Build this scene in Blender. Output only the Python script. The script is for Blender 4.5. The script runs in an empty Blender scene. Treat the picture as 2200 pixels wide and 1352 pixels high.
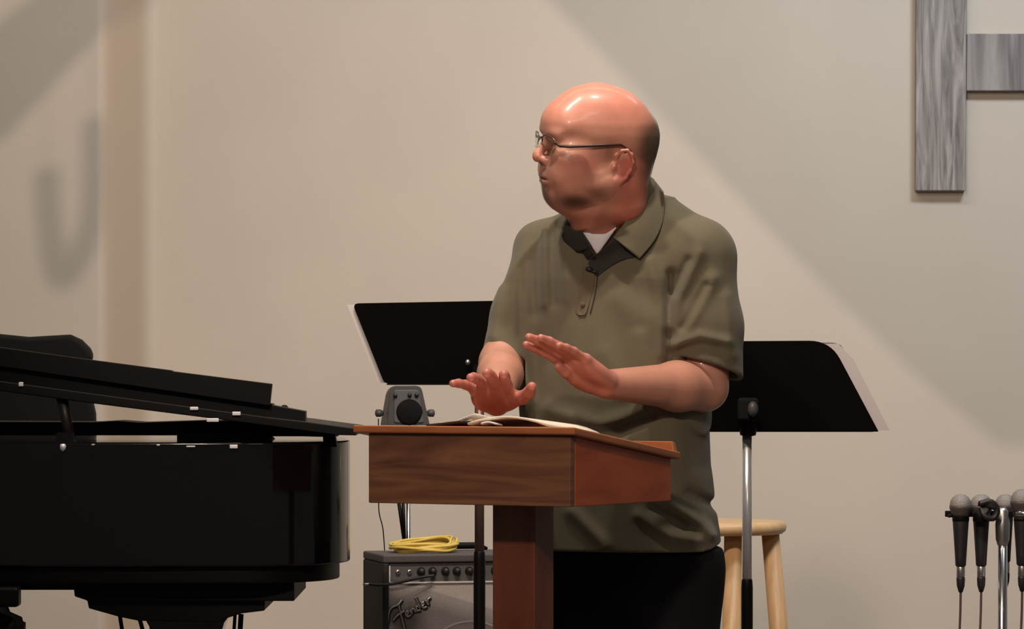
import bpy, math, random
import numpy as np
from mathutils import Vector, Matrix

# ------------------------------------------------------------------ camera
FPX = 8640.0; CAMZ = 1.18; HOR = 780.0
sc = bpy.context.scene
cam_d = bpy.data.cameras.new('camera'); cam = bpy.data.objects.new('camera', cam_d)
sc.collection.objects.link(cam); sc.camera = cam
cam.location = (0, 0, CAMZ); cam.rotation_euler = (math.pi/2, 0, 0)
cam_d.sensor_width = 36; cam_d.lens = FPX/2200*36; cam_d.shift_y = (HOR-676)/2200
cam_d.clip_end = 60
cam_d.dof.use_dof = False

def P(px, py, D):
    """a point of the place at distance D that the camera sees at px, py"""
    return Vector(((px-1100)/FPX*D, D, CAMZ-(py-HOR)/FPX*D))

# ------------------------------------------------------------------ light
W = bpy.data.worlds.new('world'); sc.world = W; W.use_nodes = True
W.node_tree.nodes['Background'].inputs[0].default_value = (1.0, 0.93, 0.86, 1)
W.node_tree.nodes['Background'].inputs[1].default_value = 0.10
sc.view_settings.view_transform = 'Standard'; sc.view_settings.look = 'None'
sc.view_settings.exposure = 0.0; sc.view_settings.gamma = 1; sc.view_settings.use_curve_mapping = False

def lamp(name, kind, loc, power, col, size=None, size_y=None, target=None, spot=None, blend=.5):
    d = bpy.data.lights.new(name, kind); d.energy = power; d.color = col
    if kind == 'AREA':
        d.shape = 'RECTANGLE'; d.size = size; d.size_y = size_y or size
    else:
        d.shadow_soft_size = size
    if kind == 'SPOT':
        d.spot_size = math.radians(spot); d.spot_blend = blend
    o = bpy.data.objects.new(name, d); sc.collection.objects.link(o); o.location = loc
    if target is not None:
        o.rotation_euler = (Vector(target)-Vector(loc)).to_track_quat('-Z', 'Y').to_euler()
    return o
LA = Vector((0.10, 6.5, 3.8))
lamp('stage_spot', 'SPOT', LA, 215, (1.0, .80, .60), .009, target=P(1000, 700, 11), spot=64, blend=.4)
lamp('downlight', 'AREA', (-0.42, 7.05, 3.15), 24, (1, .87, .74), .13, .07)
lamp('downlight', 'AREA', (0.36, 7.05, 3.15), 24, (1, .87, .74), .13, .07)
lamp('wall_fill', 'AREA', (-0.4, 8.9, 3.95), 31, (1, .88, .75), 3.2, .15, target=(-0.4, 11, 0.9))  # added warm fill for the back wall
lamp('wall_fill', 'AREA', (1.8, 8.9, 3.6), 46, (.80, .92, 1.0), .7, .3, target=(1.6, 11, 1.8))  # added cool fill to lift the upper right of the wall
lamp('front_fill', 'AREA', (0.9, 2.5, 3.7), 24, (1, .88, .76), 1.2, .6, target=(0.1, 8, 1.2))  # added front fill for the man and the lectern
lamp('hall_flood', 'SPOT', (-0.73, 3.0, 3.16), 330, (1, .76, .60), .12, target=P(1680, 1400, 11), spot=30, blend=.6)

# ------------------------------------------------------------------ materials
def nodes_of(m):
    m.use_nodes = True
    nt = m.node_tree; b = nt.nodes['Principled BSDF']
    return nt, b
def mat(name, col, rough=.5, metal=0., noise=0., nscale=(8, 8, 8), bump=0., bscale=60, spec=.5, coat=0., sheen=0., sub=0.):
    m = bpy.data.materials.new(name); nt, b = nodes_of(m)
    b.inputs['Base Color'].default_value = (*col, 1); b.inputs['Roughness'].default_value = rough
    b.inputs['Metallic'].default_value = metal; b.inputs['Specular IOR Level'].default_value = spec
    b.inputs['Coat Weight'].default_value = coat; b.inputs['Sheen Weight'].default_value = sheen
    if sub:
        b.inputs['Subsurface Weight'].default_value = sub; b.inputs['Subsurface Radius'].default_value = (.012, .005, .003)
        b.inputs['Subsurface Scale'].default_value = 1.0
    tc = nt.nodes.new('ShaderNodeTexCoord')
    if noise:
        mp = nt.nodes.new('ShaderNodeMapping'); mp.inputs['Scale'].default_value = nscale
        n = nt.nodes.new('ShaderNodeTexNoise'); n.inputs['Scale'].default_value = 1; n.inputs['Detail'].default_value = 4
        r = nt.nodes.new('ShaderNodeMapRange'); r.inputs['From Min'].default_value = .3; r.inputs['From Max'].default_value = .7
        r.inputs['To Min'].default_value = 1-noise; r.inputs['To Max'].default_value = 1+noise
        mx = nt.nodes.new('ShaderNodeVectorMath'); mx.operation = 'SCALE'; mx.inputs[0].default_value = col
        nt.links.new(tc.outputs['Object'], mp.inputs[0]); nt.links.new(mp.outputs[0], n.inputs['Vector'])
        nt.links.new(n.outputs['Fac'], r.inputs['Value']); nt.links.new(r.outputs[0], mx.inputs['Scale'])
        nt.links.new(mx.outputs[0], b.inputs['Base Color'])
    if bump:
        n2 = nt.nodes.new('ShaderNodeTexNoise'); n2.inputs['Scale'].default_value = bscale
        bp = nt.nodes.new('ShaderNodeBump'); bp.inputs['Strength'].default_value = bump; bp.inputs['Distance'].default_value = .002
        nt.links.new(tc.outputs['Object'], n2.inputs['Vector']); nt.links.new(n2.outputs['Fac'], bp.inputs['Height'])
        nt.links.new(bp.outputs[0], b.inputs['Normal'])
    return m
def wood(name, c1, c2, scale, rough=.35, dist=2.5, bias=.5, c3=None):
    """streaky grain: scale is small along the grain"""
    m = bpy.data.materials.new(name); nt, b = nodes_of(m)
    tc = nt.nodes.new('ShaderNodeTexCoord'); mp = nt.nodes.new('ShaderNodeMapping'); mp.inputs['Scale'].default_value = scale
    n = nt.nodes.new('ShaderNodeTexNoise'); n.inputs['Scale'].default_value = 1; n.inputs['Detail'].default_value = 6
    n.inputs['Distortion'].default_value = dist
    cr = nt.nodes.new('ShaderNodeValToRGB'); e = cr.color_ramp.elements
    e[0].position = bias-.2; e[0].color = (*c1, 1); e[1].position = bias+.2; e[1].color = (*c2, 1)
    if c3: x = cr.color_ramp.elements.new(bias+.3); x.color = (*c3, 1)
    nt.links.new(tc.outputs['Object'], mp.inputs[0]); nt.links.new(mp.outputs[0], n.inputs['Vector'])
    nt.links.new(n.outputs['Fac'], cr.inputs[0]); nt.links.new(cr.outputs[0], b.inputs['Base Color'])
    b.inputs['Roughness'].default_value = rough
    return m
def attr_mat(name, rough, sub=0., alpha=False, bump=0., noise=0.):
    """colour comes from the pigment attribute of the mesh"""
    m = bpy.data.materials.new(name); nt, b = nodes_of(m)
    a = nt.nodes.new('ShaderNodeAttribute'); a.attribute_name = 'pigment'
    src = a.outputs['Color']
    tc = nt.nodes.new('ShaderNodeTexCoord')
    if noise:
        n = nt.nodes.new('ShaderNodeTexNoise'); n.inputs['Scale'].default_value = 45; n.inputs['Detail'].default_value = 5
        r = nt.nodes.new('ShaderNodeMapRange'); r.inputs['From Min'].default_value = .3; r.inputs['From Max'].default_value = .7
        r.inputs['To Min'].default_value = 1-noise; r.inputs['To Max'].default_value = 1+noise
        mx = nt.nodes.new('ShaderNodeVectorMath'); mx.operation = 'SCALE'
        nt.links.new(tc.outputs['Object'], n.inputs['Vector']); nt.links.new(n.outputs['Fac'], r.inputs['Value'])
        nt.links.new(src, mx.inputs[0]); nt.links.new(r.outputs[0], mx.inputs['Scale']); src = mx.outputs[0]
    nt.links.new(src, b.inputs['Base Color']); b.inputs['Roughness'].default_value = rough
    if alpha: nt.links.new(a.outputs['Alpha'], b.inputs['Alpha'])
    if sub:
        b.inputs['Coat Weight'].default_value = .22; b.inputs['Coat Roughness'].default_value = .14
        b.inputs['Subsurface Weight'].default_value = sub; b.inputs['Subsurface Radius'].default_value = (.012, .004, .002)
        b.inputs['Subsurface Scale'].default_value = .6
    if bump:
        n2 = nt.nodes.new('ShaderNodeTexNoise'); n2.inputs['Scale'].default_value = 350
        bp = nt.nodes.new('ShaderNodeBump'); bp.inputs['Strength'].default_value = bump; bp.inputs['Distance'].default_value = .001
        nt.links.new(tc.outputs['Object'], n2.inputs['Vector']); nt.links.new(n2.outputs['Fac'], bp.inputs['Height'])
        nt.links.new(bp.outputs[0], b.inputs['Normal'])
    return m

M_wall = mat('wall_paint', (.60, .535, .465), .9, noise=.03, nscale=(3, 3, 3), bump=.15, bscale=90)
M_tan = mat('corner_shade_tan', (.54, .42, .33), .9, noise=.03, nscale=(3, 3, 3))
M_corner = attr_mat('corner_shade_paint', .9)
M_floor = mat('carpet', (.16, .13, .11), .95, noise=.15, nscale=(60, 60, 60))
M_ceil = mat('ceiling_paint', (.45, .42, .38), .95)
M_blocker = mat('blocker_paint', (.35, .30, .25), .8)
M_black = mat('piano_lacquer', (.004, .004, .0045), .10, spec=.35, coat=.25)
M_blackm = mat('black_satin', (.004, .0037, .004), .45, spec=.14)
M_blackf = mat('black_fabric', (.006, .006, .007), .9, spec=.2)
M_chrome = mat('chrome', (.75, .75, .77), .16, metal=1)
M_steel = mat('brushed_steel', (.55, .54, .53), .35, metal=1)
M_front = wood('front_veneer_shaded', (.085, .033, .017), (.24, .105, .052), (3, 3, 26), .38, 1.6)  # plywood tone, partly darkened to hold the dimmer light on the front
M_side = wood('side_veneer_lit', (.32, .058, .014), (.50, .105, .024), (3, 3, 14), .36, 1.2)  # redder plywood tone, partly brightened to hold the light on the side
M_top = wood('cherry_edge', (.30, .095, .032), (.42, .15, .055), (4, 4, 14), .35, 1.2)
M_post = wood('pedestal_veneer', (.115, .030, .015), (.19, .060, .027), (10, 10, 2), .4, 1.2)
M_pine = wood('pine', (.50, .27, .12), (.68, .43, .22), (22, 22, 2.2), .45, 1.5)
M_pineseat = wood('pine_seat', (.60, .35, .17), (.74, .49, .27), (4, 30, 4), .42, 1.0)
M_barn = wood('weathered_grey_wood', (.15, .135, .13), (.43, .39, .375), (26, 26, 2.6), .85, 3.2, .5, (.66, .62, .60))
M_paper = mat('paper', (.90, .87, .85), .8)
M_paperg = mat('paper_grey', (.80, .75, .77), .7)
M_cream = mat('page_paper', (.78, .68, .56), .8)
M_leather = mat('book_leather', (.035, .015, .010), .5)
M_greyp = mat('grey_plastic', (.050, .050, .054), .5)
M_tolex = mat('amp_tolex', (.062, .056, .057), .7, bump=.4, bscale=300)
M_tolexs = mat('amp_tolex_shaded', (.010, .010, .011), .8, bump=.4, bscale=300)  # same tolex as the top, darkened to hold the side's shade
M_panel = mat('amp_panel', (.085, .080, .083), .45)
M_grille = mat('amp_grille_cloth', (.34, .31, .30), .8, noise=.12, nscale=(260, 260, 260))
M_trim = mat('amp_white_trim', (.55, .53, .52), .5)
M_yellow = mat('yellow_cable', (.62, .45, .09), .5)
M_olive = mat('olive_cotton', (.134, .118, .078), .92, noise=.06, nscale=(14, 14, 14), bump=.25, bscale=900, sheen=.15, spec=.15)
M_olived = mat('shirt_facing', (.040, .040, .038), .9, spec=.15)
M_placket = mat('olive_placket', (.125, .100, .064), .92, spec=.15, sheen=.1)
M_white = mat('white_cotton', (.74, .72, .76), .9)
M_trouser = mat('black_trousers', (.0075, .007, .0085), .9, spec=.15)
M_skin = attr_mat('skin', .42, sub=.12, bump=.08, noise=.05)
M_hair = attr_mat('hair', .85, alpha=True, bump=.5, noise=.15)
M_frame = mat('eyeglass_frame', (.035, .014, .012), .35)
M_framem = mat('eyeglass_metal', (.16, .14, .12), .3, metal=.8)
M_lens = mat('eyeglass_lens', (.9, .95, .93), .02)
M_lens.node_tree.nodes['Principled BSDF'].inputs['Transmission Weight'].default_value = 1
M_lens.node_tree.nodes['Principled BSDF'].inputs['IOR'].default_value = 1.08
M_micgrille = mat('mic_grille', (.30, .27, .265), .55, metal=.6, bump=.8, bscale=700)
M_micbody = mat('mic_body', (.012, .011, .013), .5)
M_eye = mat('eyeball', (.6, .55, .5), .15)
M_iris = mat('iris', (.05, .035, .03), .2)

# ------------------------------------------------------------------ mesh helpers
ORG = {}
def basis(d):
    d = Vector(d).normalized(); a = Vector((0, 0, 1)) if abs(d.z) < .9 else Vector((1, 0, 0))
    u = d.cross(a).normalized(); return u, d.cross(u).normalized()
class MB:
    def __init__(s): s.v = []; s.f = []
    def add(s, vs, fs):
        n = len(s.v); s.v += [Vector(v) for v in vs]; s.f += [tuple(i+n for i in f) for f in fs]; return s
    def box(s, c, size, R=None):
        c = Vector(c); h = Vector(size)/2; vs = []
        for z in (-1, 1):
            for y in (-1, 1):
                for x in (-1, 1):
                    p = Vector((x*h.x, y*h.y, z*h.z)); vs.append(c+(R @ p if R else p))
        return s.add(vs, [(0, 2, 3, 1), (4, 5, 7, 6), (0, 1, 5, 4), (2, 6, 7, 3), (0, 4, 6, 2), (1, 3, 7, 5)])
    def tube(s, pts, r, seg=12, closed=False):
        pts = [Vector(p) for p in pts]; n = len(pts); rs = r if isinstance(r, (list, tuple)) else [r]*n
        vs = []; u = None
        for i, p in enumerate(pts):
            if closed: t = pts[(i+1) % n]-pts[i-1]
            else: t = pts[min(i+1, n-1)]-pts[max(i-1, 0)]
            if t.length < 1e-9: t = Vector((0, 0, 1))
            t.normalize()
            if u is None: u, w = basis(t)
            else:
                u = (u-t*u.dot(t)).normalized(); w = t.cross(u)
            for k in range(seg):
                a = 2*math.pi*k/seg; vs.append(p+(u*math.cos(a)+w*math.sin(a))*rs[i])
        fs = []
        for i in range(n if closed else n-1):
            j = (i+1) % n
            for k in range(seg):
                l = (k+1) % seg; fs.append((i*seg+k, i*seg+l, j*seg+l, j*seg+k))
        if not closed: fs += [tuple(range(seg))[::-1], tuple((n-1)*seg+k for k in range(seg))]
        return s.add(vs, fs)
    def lathe(s, prof, c, axis=(0, 0, 1), seg=28, sx=1., sy=1.):
        c = Vector(c); ax = Vector(axis).normalized()
        if abs(ax.z) > .999: u, w = Vector((1, 0, 0)), Vector((0, 1, 0))
        else: u, w = basis(ax)
        vs = []; n = len(prof)
        for r, h in prof:
            r = max(r, 1e-5)
            for k in range(seg):
                a = 2*math.pi*k/seg; vs.append(c+ax*h+u*(r*math.cos(a)*sx)+w*(r*math.sin(a)*sy))
        fs = [(i*seg+k, i*seg+(k+1) % seg, (i+1)*seg+(k+1) % seg, (i+1)*seg+k) for i in range(n-1) for k in range(seg)]
        fs += [tuple(range(seg))[::-1], tuple((n-1)*seg+k for k in range(seg))]
        return s.add(vs, fs)
    def loft(s, A, B):
        """prism between two matching outlines"""
        n = len(A)
        return s.add(list(A)+list(B), [tuple(range(n)), tuple(range(n, 2*n))[::-1]]+[(i, n+i, n+(i+1) % n, (i+1) % n) for i in range(n)])
    def xz(s, poly, y0, y1):
        return s.loft([(x, y0, z) for x, z in poly], [(x, y1, z) for x, z in poly])
    def xy(s, poly, z0, z1):
        return s.loft([(x, y, z1) for x, y in poly], [(x, y, z0) for x, y in poly])
    def grid(s, rows):
        n = len(rows[0]); vs = [p for r in rows for p in r]
        return s.add(vs, [(i*n+j, i*n+j+1, (i+1)*n+j+1, (i+1)*n+j) for i in range(len(rows)-1) for j in range(n-1)])
def props(o, label=None, cat=None, group=None, kind=None):
    if label: o['label'] = label
    if cat: o['category'] = cat
    if group: o['group'] = group
    if kind: o['kind'] = kind
    return o
def thing(name, loc, label, cat, group=None, rotz=0.):
    o = bpy.data.objects.new(name, None); sc.collection.objects.link(o)
    o.location = loc; o.rotation_euler = (0, 0, rotz); o.empty_display_size = .05
    ORG[o.name] = Vector((0, 0, 0)) if rotz else Vector(loc)
    return props(o, label, cat, group)
def fix_normals(me):
    import bmesh
    bm = bmesh.new(); bm.from_mesh(me); bmesh.ops.recalc_face_normals(bm, faces=bm.faces); bm.to_mesh(me); bm.free()
def obj(name, mb, m, parent=None, bevel=0., smooth=False, seg=3, solid=0., sub=0, label=None, subdiv_smooth=True):
    vs = mb.v
    me = bpy.data.meshes.new(name)
    if parent is not None: org = ORG[parent.name]; loc = Vector((0, 0, 0))
    else:
        xs = [v.x for v in vs]; ys = [v.y for v in vs]; zs = [v.z for v in vs]
        org = Vector(((min(xs)+max(xs))/2, (min(ys)+max(ys))/2, min(zs))); loc = org
    me.from_pydata([tuple(v-org) for v in vs], [], mb.f); me.materials.append(m); fix_normals(me)
    o = bpy.data.objects.new(name, me); sc.collection.objects.link(o); o.location = loc; o.parent = parent
    ORG[o.name] = org
    if smooth: me.polygons.foreach_set('use_smooth', [True]*len(me.polygons))
    if solid:
        md = o.modifiers.new('solid', 'SOLIDIFY'); md.thickness = solid; md.offset = 0
    if sub:
        md = o.modifiers.new('sub', 'SUBSURF'); md.levels = sub; md.render_levels = sub
    if bevel:
        md = o.modifiers.new('bevel', 'BEVEL'); md.width = bevel; md.segments = seg; md.limit_method = 'ANGLE'
        md.angle_limit = math.radians(35)
        me.polygons.foreach_set('use_smooth', [True]*len(me.polygons))
        w = o.modifiers.new('wn', 'WEIGHTED_NORMAL'); w.keep_sharp = False
    if label: o['label'] = label
    return o
def auto_smooth(o, ang=35):
    import bmesh
    me = o.data; bm = bmesh.new(); bm.from_mesh(me)
    for e in bm.edges:
        e.smooth = not (len(e.link_faces) == 2 and e.calc_face_angle(0) > math.radians(ang))
    for f in bm.faces: f.smooth = True
    bm.to_mesh(me); bm.free(); return o
def dup(root, loc):
    r = root.copy(); sc.collection.objects.link(r); r.location = loc
    for ch in root.children:
        c = ch.copy(); sc.collection.objects.link(c); c.parent = r
        for g in ch.children:
            d = g.copy(); sc.collection.objects.link(d); d.parent = c
    return r
def chaikin(p, n=2):
    for _ in range(n):
        q = [p[0]]
        for a, b in zip(p[:-1], p[1:]):
            q += [a*.75+b*.25, a*.25+b*.75]
        p = q+[p[-1]]
    return p

# ------------------------------------------------------------------ the room
DW = 11.0; DL = 10.75
plan = [Vector((5, DW)), Vector(((316-1100)/FPX*DW, DW)), Vector(((226-1100)/FPX*DL, DL)), Vector((-5, DL))]
x1 = plan[1].x; x2 = plan[2].x
xa = plan[1].lerp(plan[0], .010); xb = plan[2].lerp(plan[3], .012)
def wall_piece(name, pts, m):
    b = MB(); b.grid([[(p.x, p.y, -.02) for p in pts], [(p.x, p.y, 4.2) for p in pts]])
    o = obj(name, b, m, smooth=True, solid=.0); props(o, kind='structure'); return o
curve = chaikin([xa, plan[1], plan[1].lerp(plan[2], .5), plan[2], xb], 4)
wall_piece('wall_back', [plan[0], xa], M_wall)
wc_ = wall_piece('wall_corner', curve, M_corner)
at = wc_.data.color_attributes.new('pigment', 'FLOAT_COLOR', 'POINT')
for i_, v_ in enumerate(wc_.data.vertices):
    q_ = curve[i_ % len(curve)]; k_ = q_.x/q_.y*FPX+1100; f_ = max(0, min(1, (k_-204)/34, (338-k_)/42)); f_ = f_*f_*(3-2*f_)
    at.data[i_].color = (*[a*(1-f_)+c*f_ for a, c in zip((.60, .535, .465), (.55, .43, .335))], 1)  # tan band holds the corner's warm shade, faded out at its edges
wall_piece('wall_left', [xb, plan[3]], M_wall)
b = MB().box((0, 6, -.05), (10, 13, .1)); props(obj('floor', b, M_floor), kind='structure')
b = MB().box((0, 6, 4.25), (10, 13, .1)); props(obj('ceiling', b, M_ceil), kind='structure')

# unseen blockers added to shape the light, well above the picture; the stage spot throws their slanting shadows on the wall
def between(W_, t): return LA+(W_-LA)*t
T = .25
def gobo(pts, Dw=DW, t=T): return [between(P(px, py, Dw), t) for px, py in pts]
g = gobo([(1172, -8), (1400, 228), (1700, 545), (1960, 800), (2150, 960), (2900, 960), (2900, -260), (930, -260)])  # unseen panel outlined to cut the diagonal shadow edge
b = MB().loft(g, [p+Vector((0, .03, 0)) for p in g]); o = obj('diagonal_blocker', b, M_blocker); props(o, kind='structure')
g = gobo([(-60, 350), (22, 288), (130, 168), (232, 58), (300, -20), (500, -260), (250, -260), (92, -2), (0, 55), (-60, 110)], DL)  # unseen strip added for the slanting shadow band at left
b = MB().loft(g, [p+Vector((0, .03, 0)) for p in g]); o = obj('band_blocker', b, M_blocker); props(o, kind='structure')
hk = chaikin([Vector(p) for p in [(100, 372), (103, 470), (122, 600), (150, 590), (196, 500), (205, 400), (202, 262)]], 2)
g = [between(P(p.x, p.y, DL), T) for p in hk]
hook = thing('hook_blocker', g[0], 'unseen added brown hook shaped ornament hung on two wires above the piano', 'blocker')  # unseen, added for the hook-shaped shadow on the wall
obj('hook', MB().tube(g, .0085, 10), M_blocker, hook, smooth=True)
for k in (0, -1): obj('wire', MB().tube([g[k], Vector((g[k].x, g[k].y, 4.2))], .0006, 6), M_steel, hook)

# ------------------------------------------------------------------ wooden wall letter
lt = thing('wall_letter', P(2022, 410, DW-.02), 'large grey weathered wood letter fixed high on the wall at right', 'letter')
def wpoly(pts, D): return [(P(x, y, D).x, P(x, y, D).z) for x, y in pts]
D1 = DW-.035
obj('upright', MB().xz(wpoly([(1970, -500), (2080, -500), (2075, 410), (1967, 410)], D1), D1, DW-.002), M_barn, lt, bevel=.003)
cbm = wood('weathered_crossbar_wood', (.13, .12, .12), (.40, .365, .355), (24, 24, 1.6), .85, .8, .5, (.46, .43, .41))
obj('crossbar', MB().xz(wpoly([(2078, 72), (2330, 72), (2330, 195), (2077, 195)], D1), D1+.004, DW-.002), cbm, lt, bevel=.003)
obj('upright', MB().xz(wpoly([(2330, -500), (2440, -500), (2440, 410), (2330, 410)], D1), D1, DW-.002), M_barn, lt, bevel=.003)

# ------------------------------------------------------------------ lectern
TH = math.radians(30)
C = Vector(((1226-1100)/FPX*7.0, 7.0, 0))
lec = thing('lectern', C, 'dark wooden lectern with slanted top in front of the man', 'lectern', rotz=-TH)
# local axes: -x runs along the front panel, +y goes back; the near corner is the origin
wL, dL = .415, .375
def zl(y): return 1.0535-.128*y            # underside of the slanted top
zb = .929
def slab(x0, x1, y0, y1, z0, ztop):
    return MB().add([(x0, y0, z0), (x1, y0, z0), (x1, y1, z0), (x0, y1, z0), (x0, y0, ztop(y0)), (x1, y0, ztop(y0)), (x1, y1, ztop(y1)), (x0, y1, ztop(y1))],
                    [(3, 2, 1, 0), (4, 5, 6, 7), (0, 1, 5, 4), (1, 2, 6, 5), (2, 3, 7, 6), (3, 0, 4, 7)])
obj('front_panel', slab(-wL, -.0005, 0, .016, zb, zl), M_front, lec, bevel=.002)
obj('side_panel', slab(-.014, 0, .0165, dL, zb, zl), M_side, lec, bevel=.0015, label='redder side panel, partly painted-in light')
obj('side_panel', slab(-wL, -wL+.016, .0165, dL, zb, zl), M_side, lec, bevel=.0015)
obj('bottom_panel', MB().box((-wL/2, dL/2+.01, zb+.012), (wL-.04, dL-.05, .016)), M_front, lec)
tp = MB(); x0, x1, y0, y1 = -wL-.026, .014, -.012, dL+.012; th = .0135
tp.add([(x0, y0, zl(y0)), (x1, y0, zl(y0)), (x1, y1, zl(y1)), (x0, y1, zl(y1)), (x0, y0, zl(y0)+th), (x1, y0, zl(y0)+th), (x1, y1, zl(y1)+th), (x0, y1, zl(y1)+th)],
       [(3, 2, 1, 0), (4, 5, 6, 7), (0, 1, 5, 4), (1, 2, 6, 5), (2, 3, 7, 6), (3, 0, 4, 7)])
obj('slanted_top', tp, M_top, lec, bevel=.003)
lipm = MB().add([(x0+.03, y1-.014, zl(y1)+th-.001), (x1-.006, y1-.014, zl(y1)+th-.001), (x1-.006, y1, zl(y1)+th-.001), (x0+.03, y1, zl(y1)+th-.001),
                 (x0+.03, y1-.012, zl(y1)+th+.020), (x1-.012, y1-.012, zl(y1)+th+.020), (x1-.012, y1, zl(y1)+th+.018), (x0+.03, y1, zl(y1)+th+.018)],
                [(3, 2, 1, 0), (4, 5, 6, 7), (0, 1, 5, 4), (1, 2, 6, 5), (2, 3, 7, 6), (3, 0, 4, 7)])
obj('book_stop', lipm, M_top, lec, bevel=.002)
pxm = -.187
obj('pedestal', MB().box((pxm, .16, .48), (.088, .070, .90)), M_post, lec, bevel=.003)
obj('base', MB().box((pxm, .17, .02), (.42, .36, .04)), M_front, lec, bevel=.004)

# things lying on the lectern (heights follow the sloping top)
cT, sT = math.cos(-TH), math.sin(-TH)
def LW(x, y, z=0): return Vector((C.x+x*cT-y*sT, C.y+x*sT+y*cT, zl(y)+th+z))
def sheet(x0, x1, y0, y1, zf, nx=8, ny=5): return [[LW(x0+(x1-x0)*i/nx, y0+(y1-y0)*j/ny, zf(i/nx, j/ny)) for i in range(nx+1)] for j in range(ny+1)]
ob = thing('open_book', LW(-.27, .10), 'dark leather bound book lying open on the lectern, pages curling up', 'book')
obj('cover', MB().grid(sheet(-.300, -.222, .01, .16, lambda a, b: .003+.008*a)), M_leather, ob, solid=.004, smooth=True)
obj('pages', MB().grid(sheet(-.285, -.220, .03, .15, lambda a, b: .008+.010*a*a)), M_cream, ob, solid=.006, smooth=True)
obj('page', MB().grid(sheet(-.245, -.205, .02, .15, lambda a, b: .012+.014*a)), M_paper, ob, solid=.001, smooth=True)
pp = MB().grid(sheet(-.212, -.050, .006, .22, lambda a, b: .002+.022*math.sin(math.pi*min(1, a*.92+.05))**.8*(.75+.5*b)))
props(obj('paper_stack', pp, M_cream, solid=.004, smooth=True), 'cream sheets of paper bowing up on the lectern right of the book', 'paper')
sp = MB().grid(sheet(-.178, -.148, -.006, .02, lambda a, b: .005+.003*math.sin(math.pi*a)))
props(obj('note_card', sp, M_paper, solid=.003, smooth=True), 'small bright note card at the front edge of the lectern top', 'card')

# ------------------------------------------------------------------ music stands
def stand_base(t, px, D, z_desk, sleeve_py, tube_m):
    c = P(px, 0, D); c.z = 0
    zs = P(px, sleeve_py, D).z
    obj('upper_tube', MB().tube([(c.x, c.y, zs-.05), (c.x, c.y, z_desk)], .0102, 18), tube_m, t, smooth=True)
    obj('lower_sleeve', MB().lathe([(.011, .06), (.0125, .08), (.0125, zs-.02), (.0115, zs-.004), (.0095, zs)], (c.x, c.y, 0), seg=20), M_blackm, t, smooth=True)
    for k in range(3):
        a = 2*math.pi*k/3+.5
        e = Vector((c.x+.26*math.cos(a), c.y+.26*math.sin(a), .012))
        obj('leg', MB().tube([(c.x+.01*math.cos(a), c.y+.01*math.sin(a), .16), e.lerp(Vector((c.x, c.y, .10)), .25), e], .008, 10), M_blackm, t, smooth=True)
def rounded(poly, r, n=5):
    out = []; N = len(poly); rs = r if isinstance(r, (list, tuple)) else [r]*N
    for i in range(N):
        p = Vector(poly[i]); a = Vector(poly[i-1]); c = Vector(poly[(i+1) % N]); rr = rs[i]
        if rr <= 0: out.append(tuple(p)); continue
        p0 = p+(a-p).normalized()*rr; p1 = p+(c-p).normalized()*rr
        for k in range(n+1):
            q = k/n; out.append(tuple(p0*(1-q)**2+p*2*q*(1-q)+p1*q*q))
    return out
def desk_loft(poly, D, tilt, th_, shift=0.):
    """desk leaning: top further from the audience side; px outline on a tilted plane"""
    ys = [p[1] for p in poly]; yb = max(ys)
    A = []; B = []
    for x, y in poly:
        d = D+shift-tilt*(yb-y)/max(ys and (max(ys)-min(ys)), 1)
        A.append(P(x, y, d)); B.append(P(x, y, d)+Vector((0, th_, 0)))
    return MB().loft(A, B)
D_ML = 8.45
ms = thing('music_stand', (P(1030, 0, D_ML).x, D_ML, 0), 'black music stand behind the lectern, left of the man', 'music stand')
obj('desk', desk_loft(rounded([(757, 652), (1302, 642), (1236, 824), (826, 825)], [14, 14, 12, 12]), D_ML, .06, .003), M_blackm, ms, bevel=.001)
obj('tray', MB().box(P(1030, 825, D_ML)+Vector((0, .028, -.001)), (.39, .055, .003)), M_blackm, ms)
obj('pivot', MB().tube([P(1030, 790, D_ML-.05), P(1030, 840, D_ML-.0)], .014, 14), M_blackm, ms, smooth=True)
obj('wing_knob', MB().lathe([(.002, 0), (.006, .002), (.006, .01), (.002, .012)], P(1005, 779, D_ML-.045), (0, -1, .1), seg=14), M_steel, ms, smooth=True)
stand_base(ms, 1030, D_ML, P(0, 830, D_ML).z, 1183, mat('dark_bronze_tube', (.16, .10, .085), .4, metal=.6))
shm = desk_loft([(746, 655), (1250, 646), (1200, 822), (813, 823)], D_ML, .06, .004, .006)
props(obj('white_folder', shm, M_paper), 'white folder edge showing past the desk of the left music stand', 'folder')
D_MR = 8.6
ms2 = thing('music_stand', (P(1605, 0, D_MR).x, D_MR, 0), 'black music stand with chrome tube standing right of the man', 'music stand')
obj('desk', desk_loft(rounded([(1418, 734), (1784, 732), (1888, 928), (1322, 924)], [30, 46, 3, 3], 8), D_MR, .07, .003), M_blackm, ms2, bevel=.001)
obj('tray', MB().box(P(1605, 927, D_MR)+Vector((0, .028, 0)), (.54, .055, .003)), M_blackm, ms2)
obj('pivot', MB().lathe([(.004, 0), (.017, .004), (.020, .02), (.020, .05), (.013, .075)], P(1607, 935, D_MR-.012)+Vector((0, 0, -.004)), (0, -.08, 1), seg=18), M_blackm, ms2, smooth=True)
obj('pivot_bracket', MB().box(P(1607, 880, D_MR-.045), (.045, .02, .05)), M_blackf, ms2, bevel=.008)
obj('knob', MB().lathe([(.004, 0), (.011, .003), (.011, .012), (.003, .015)], P(1617, 880, D_MR-.056), (0, -1, .1), seg=16, sy=1.5), M_greyp, ms2, smooth=True)
stand_base(ms2, 1605, D_MR, P(0, 932, D_MR).z, 1243, mat('satin_chrome', (.72, .72, .75), .27, metal=.72))
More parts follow.
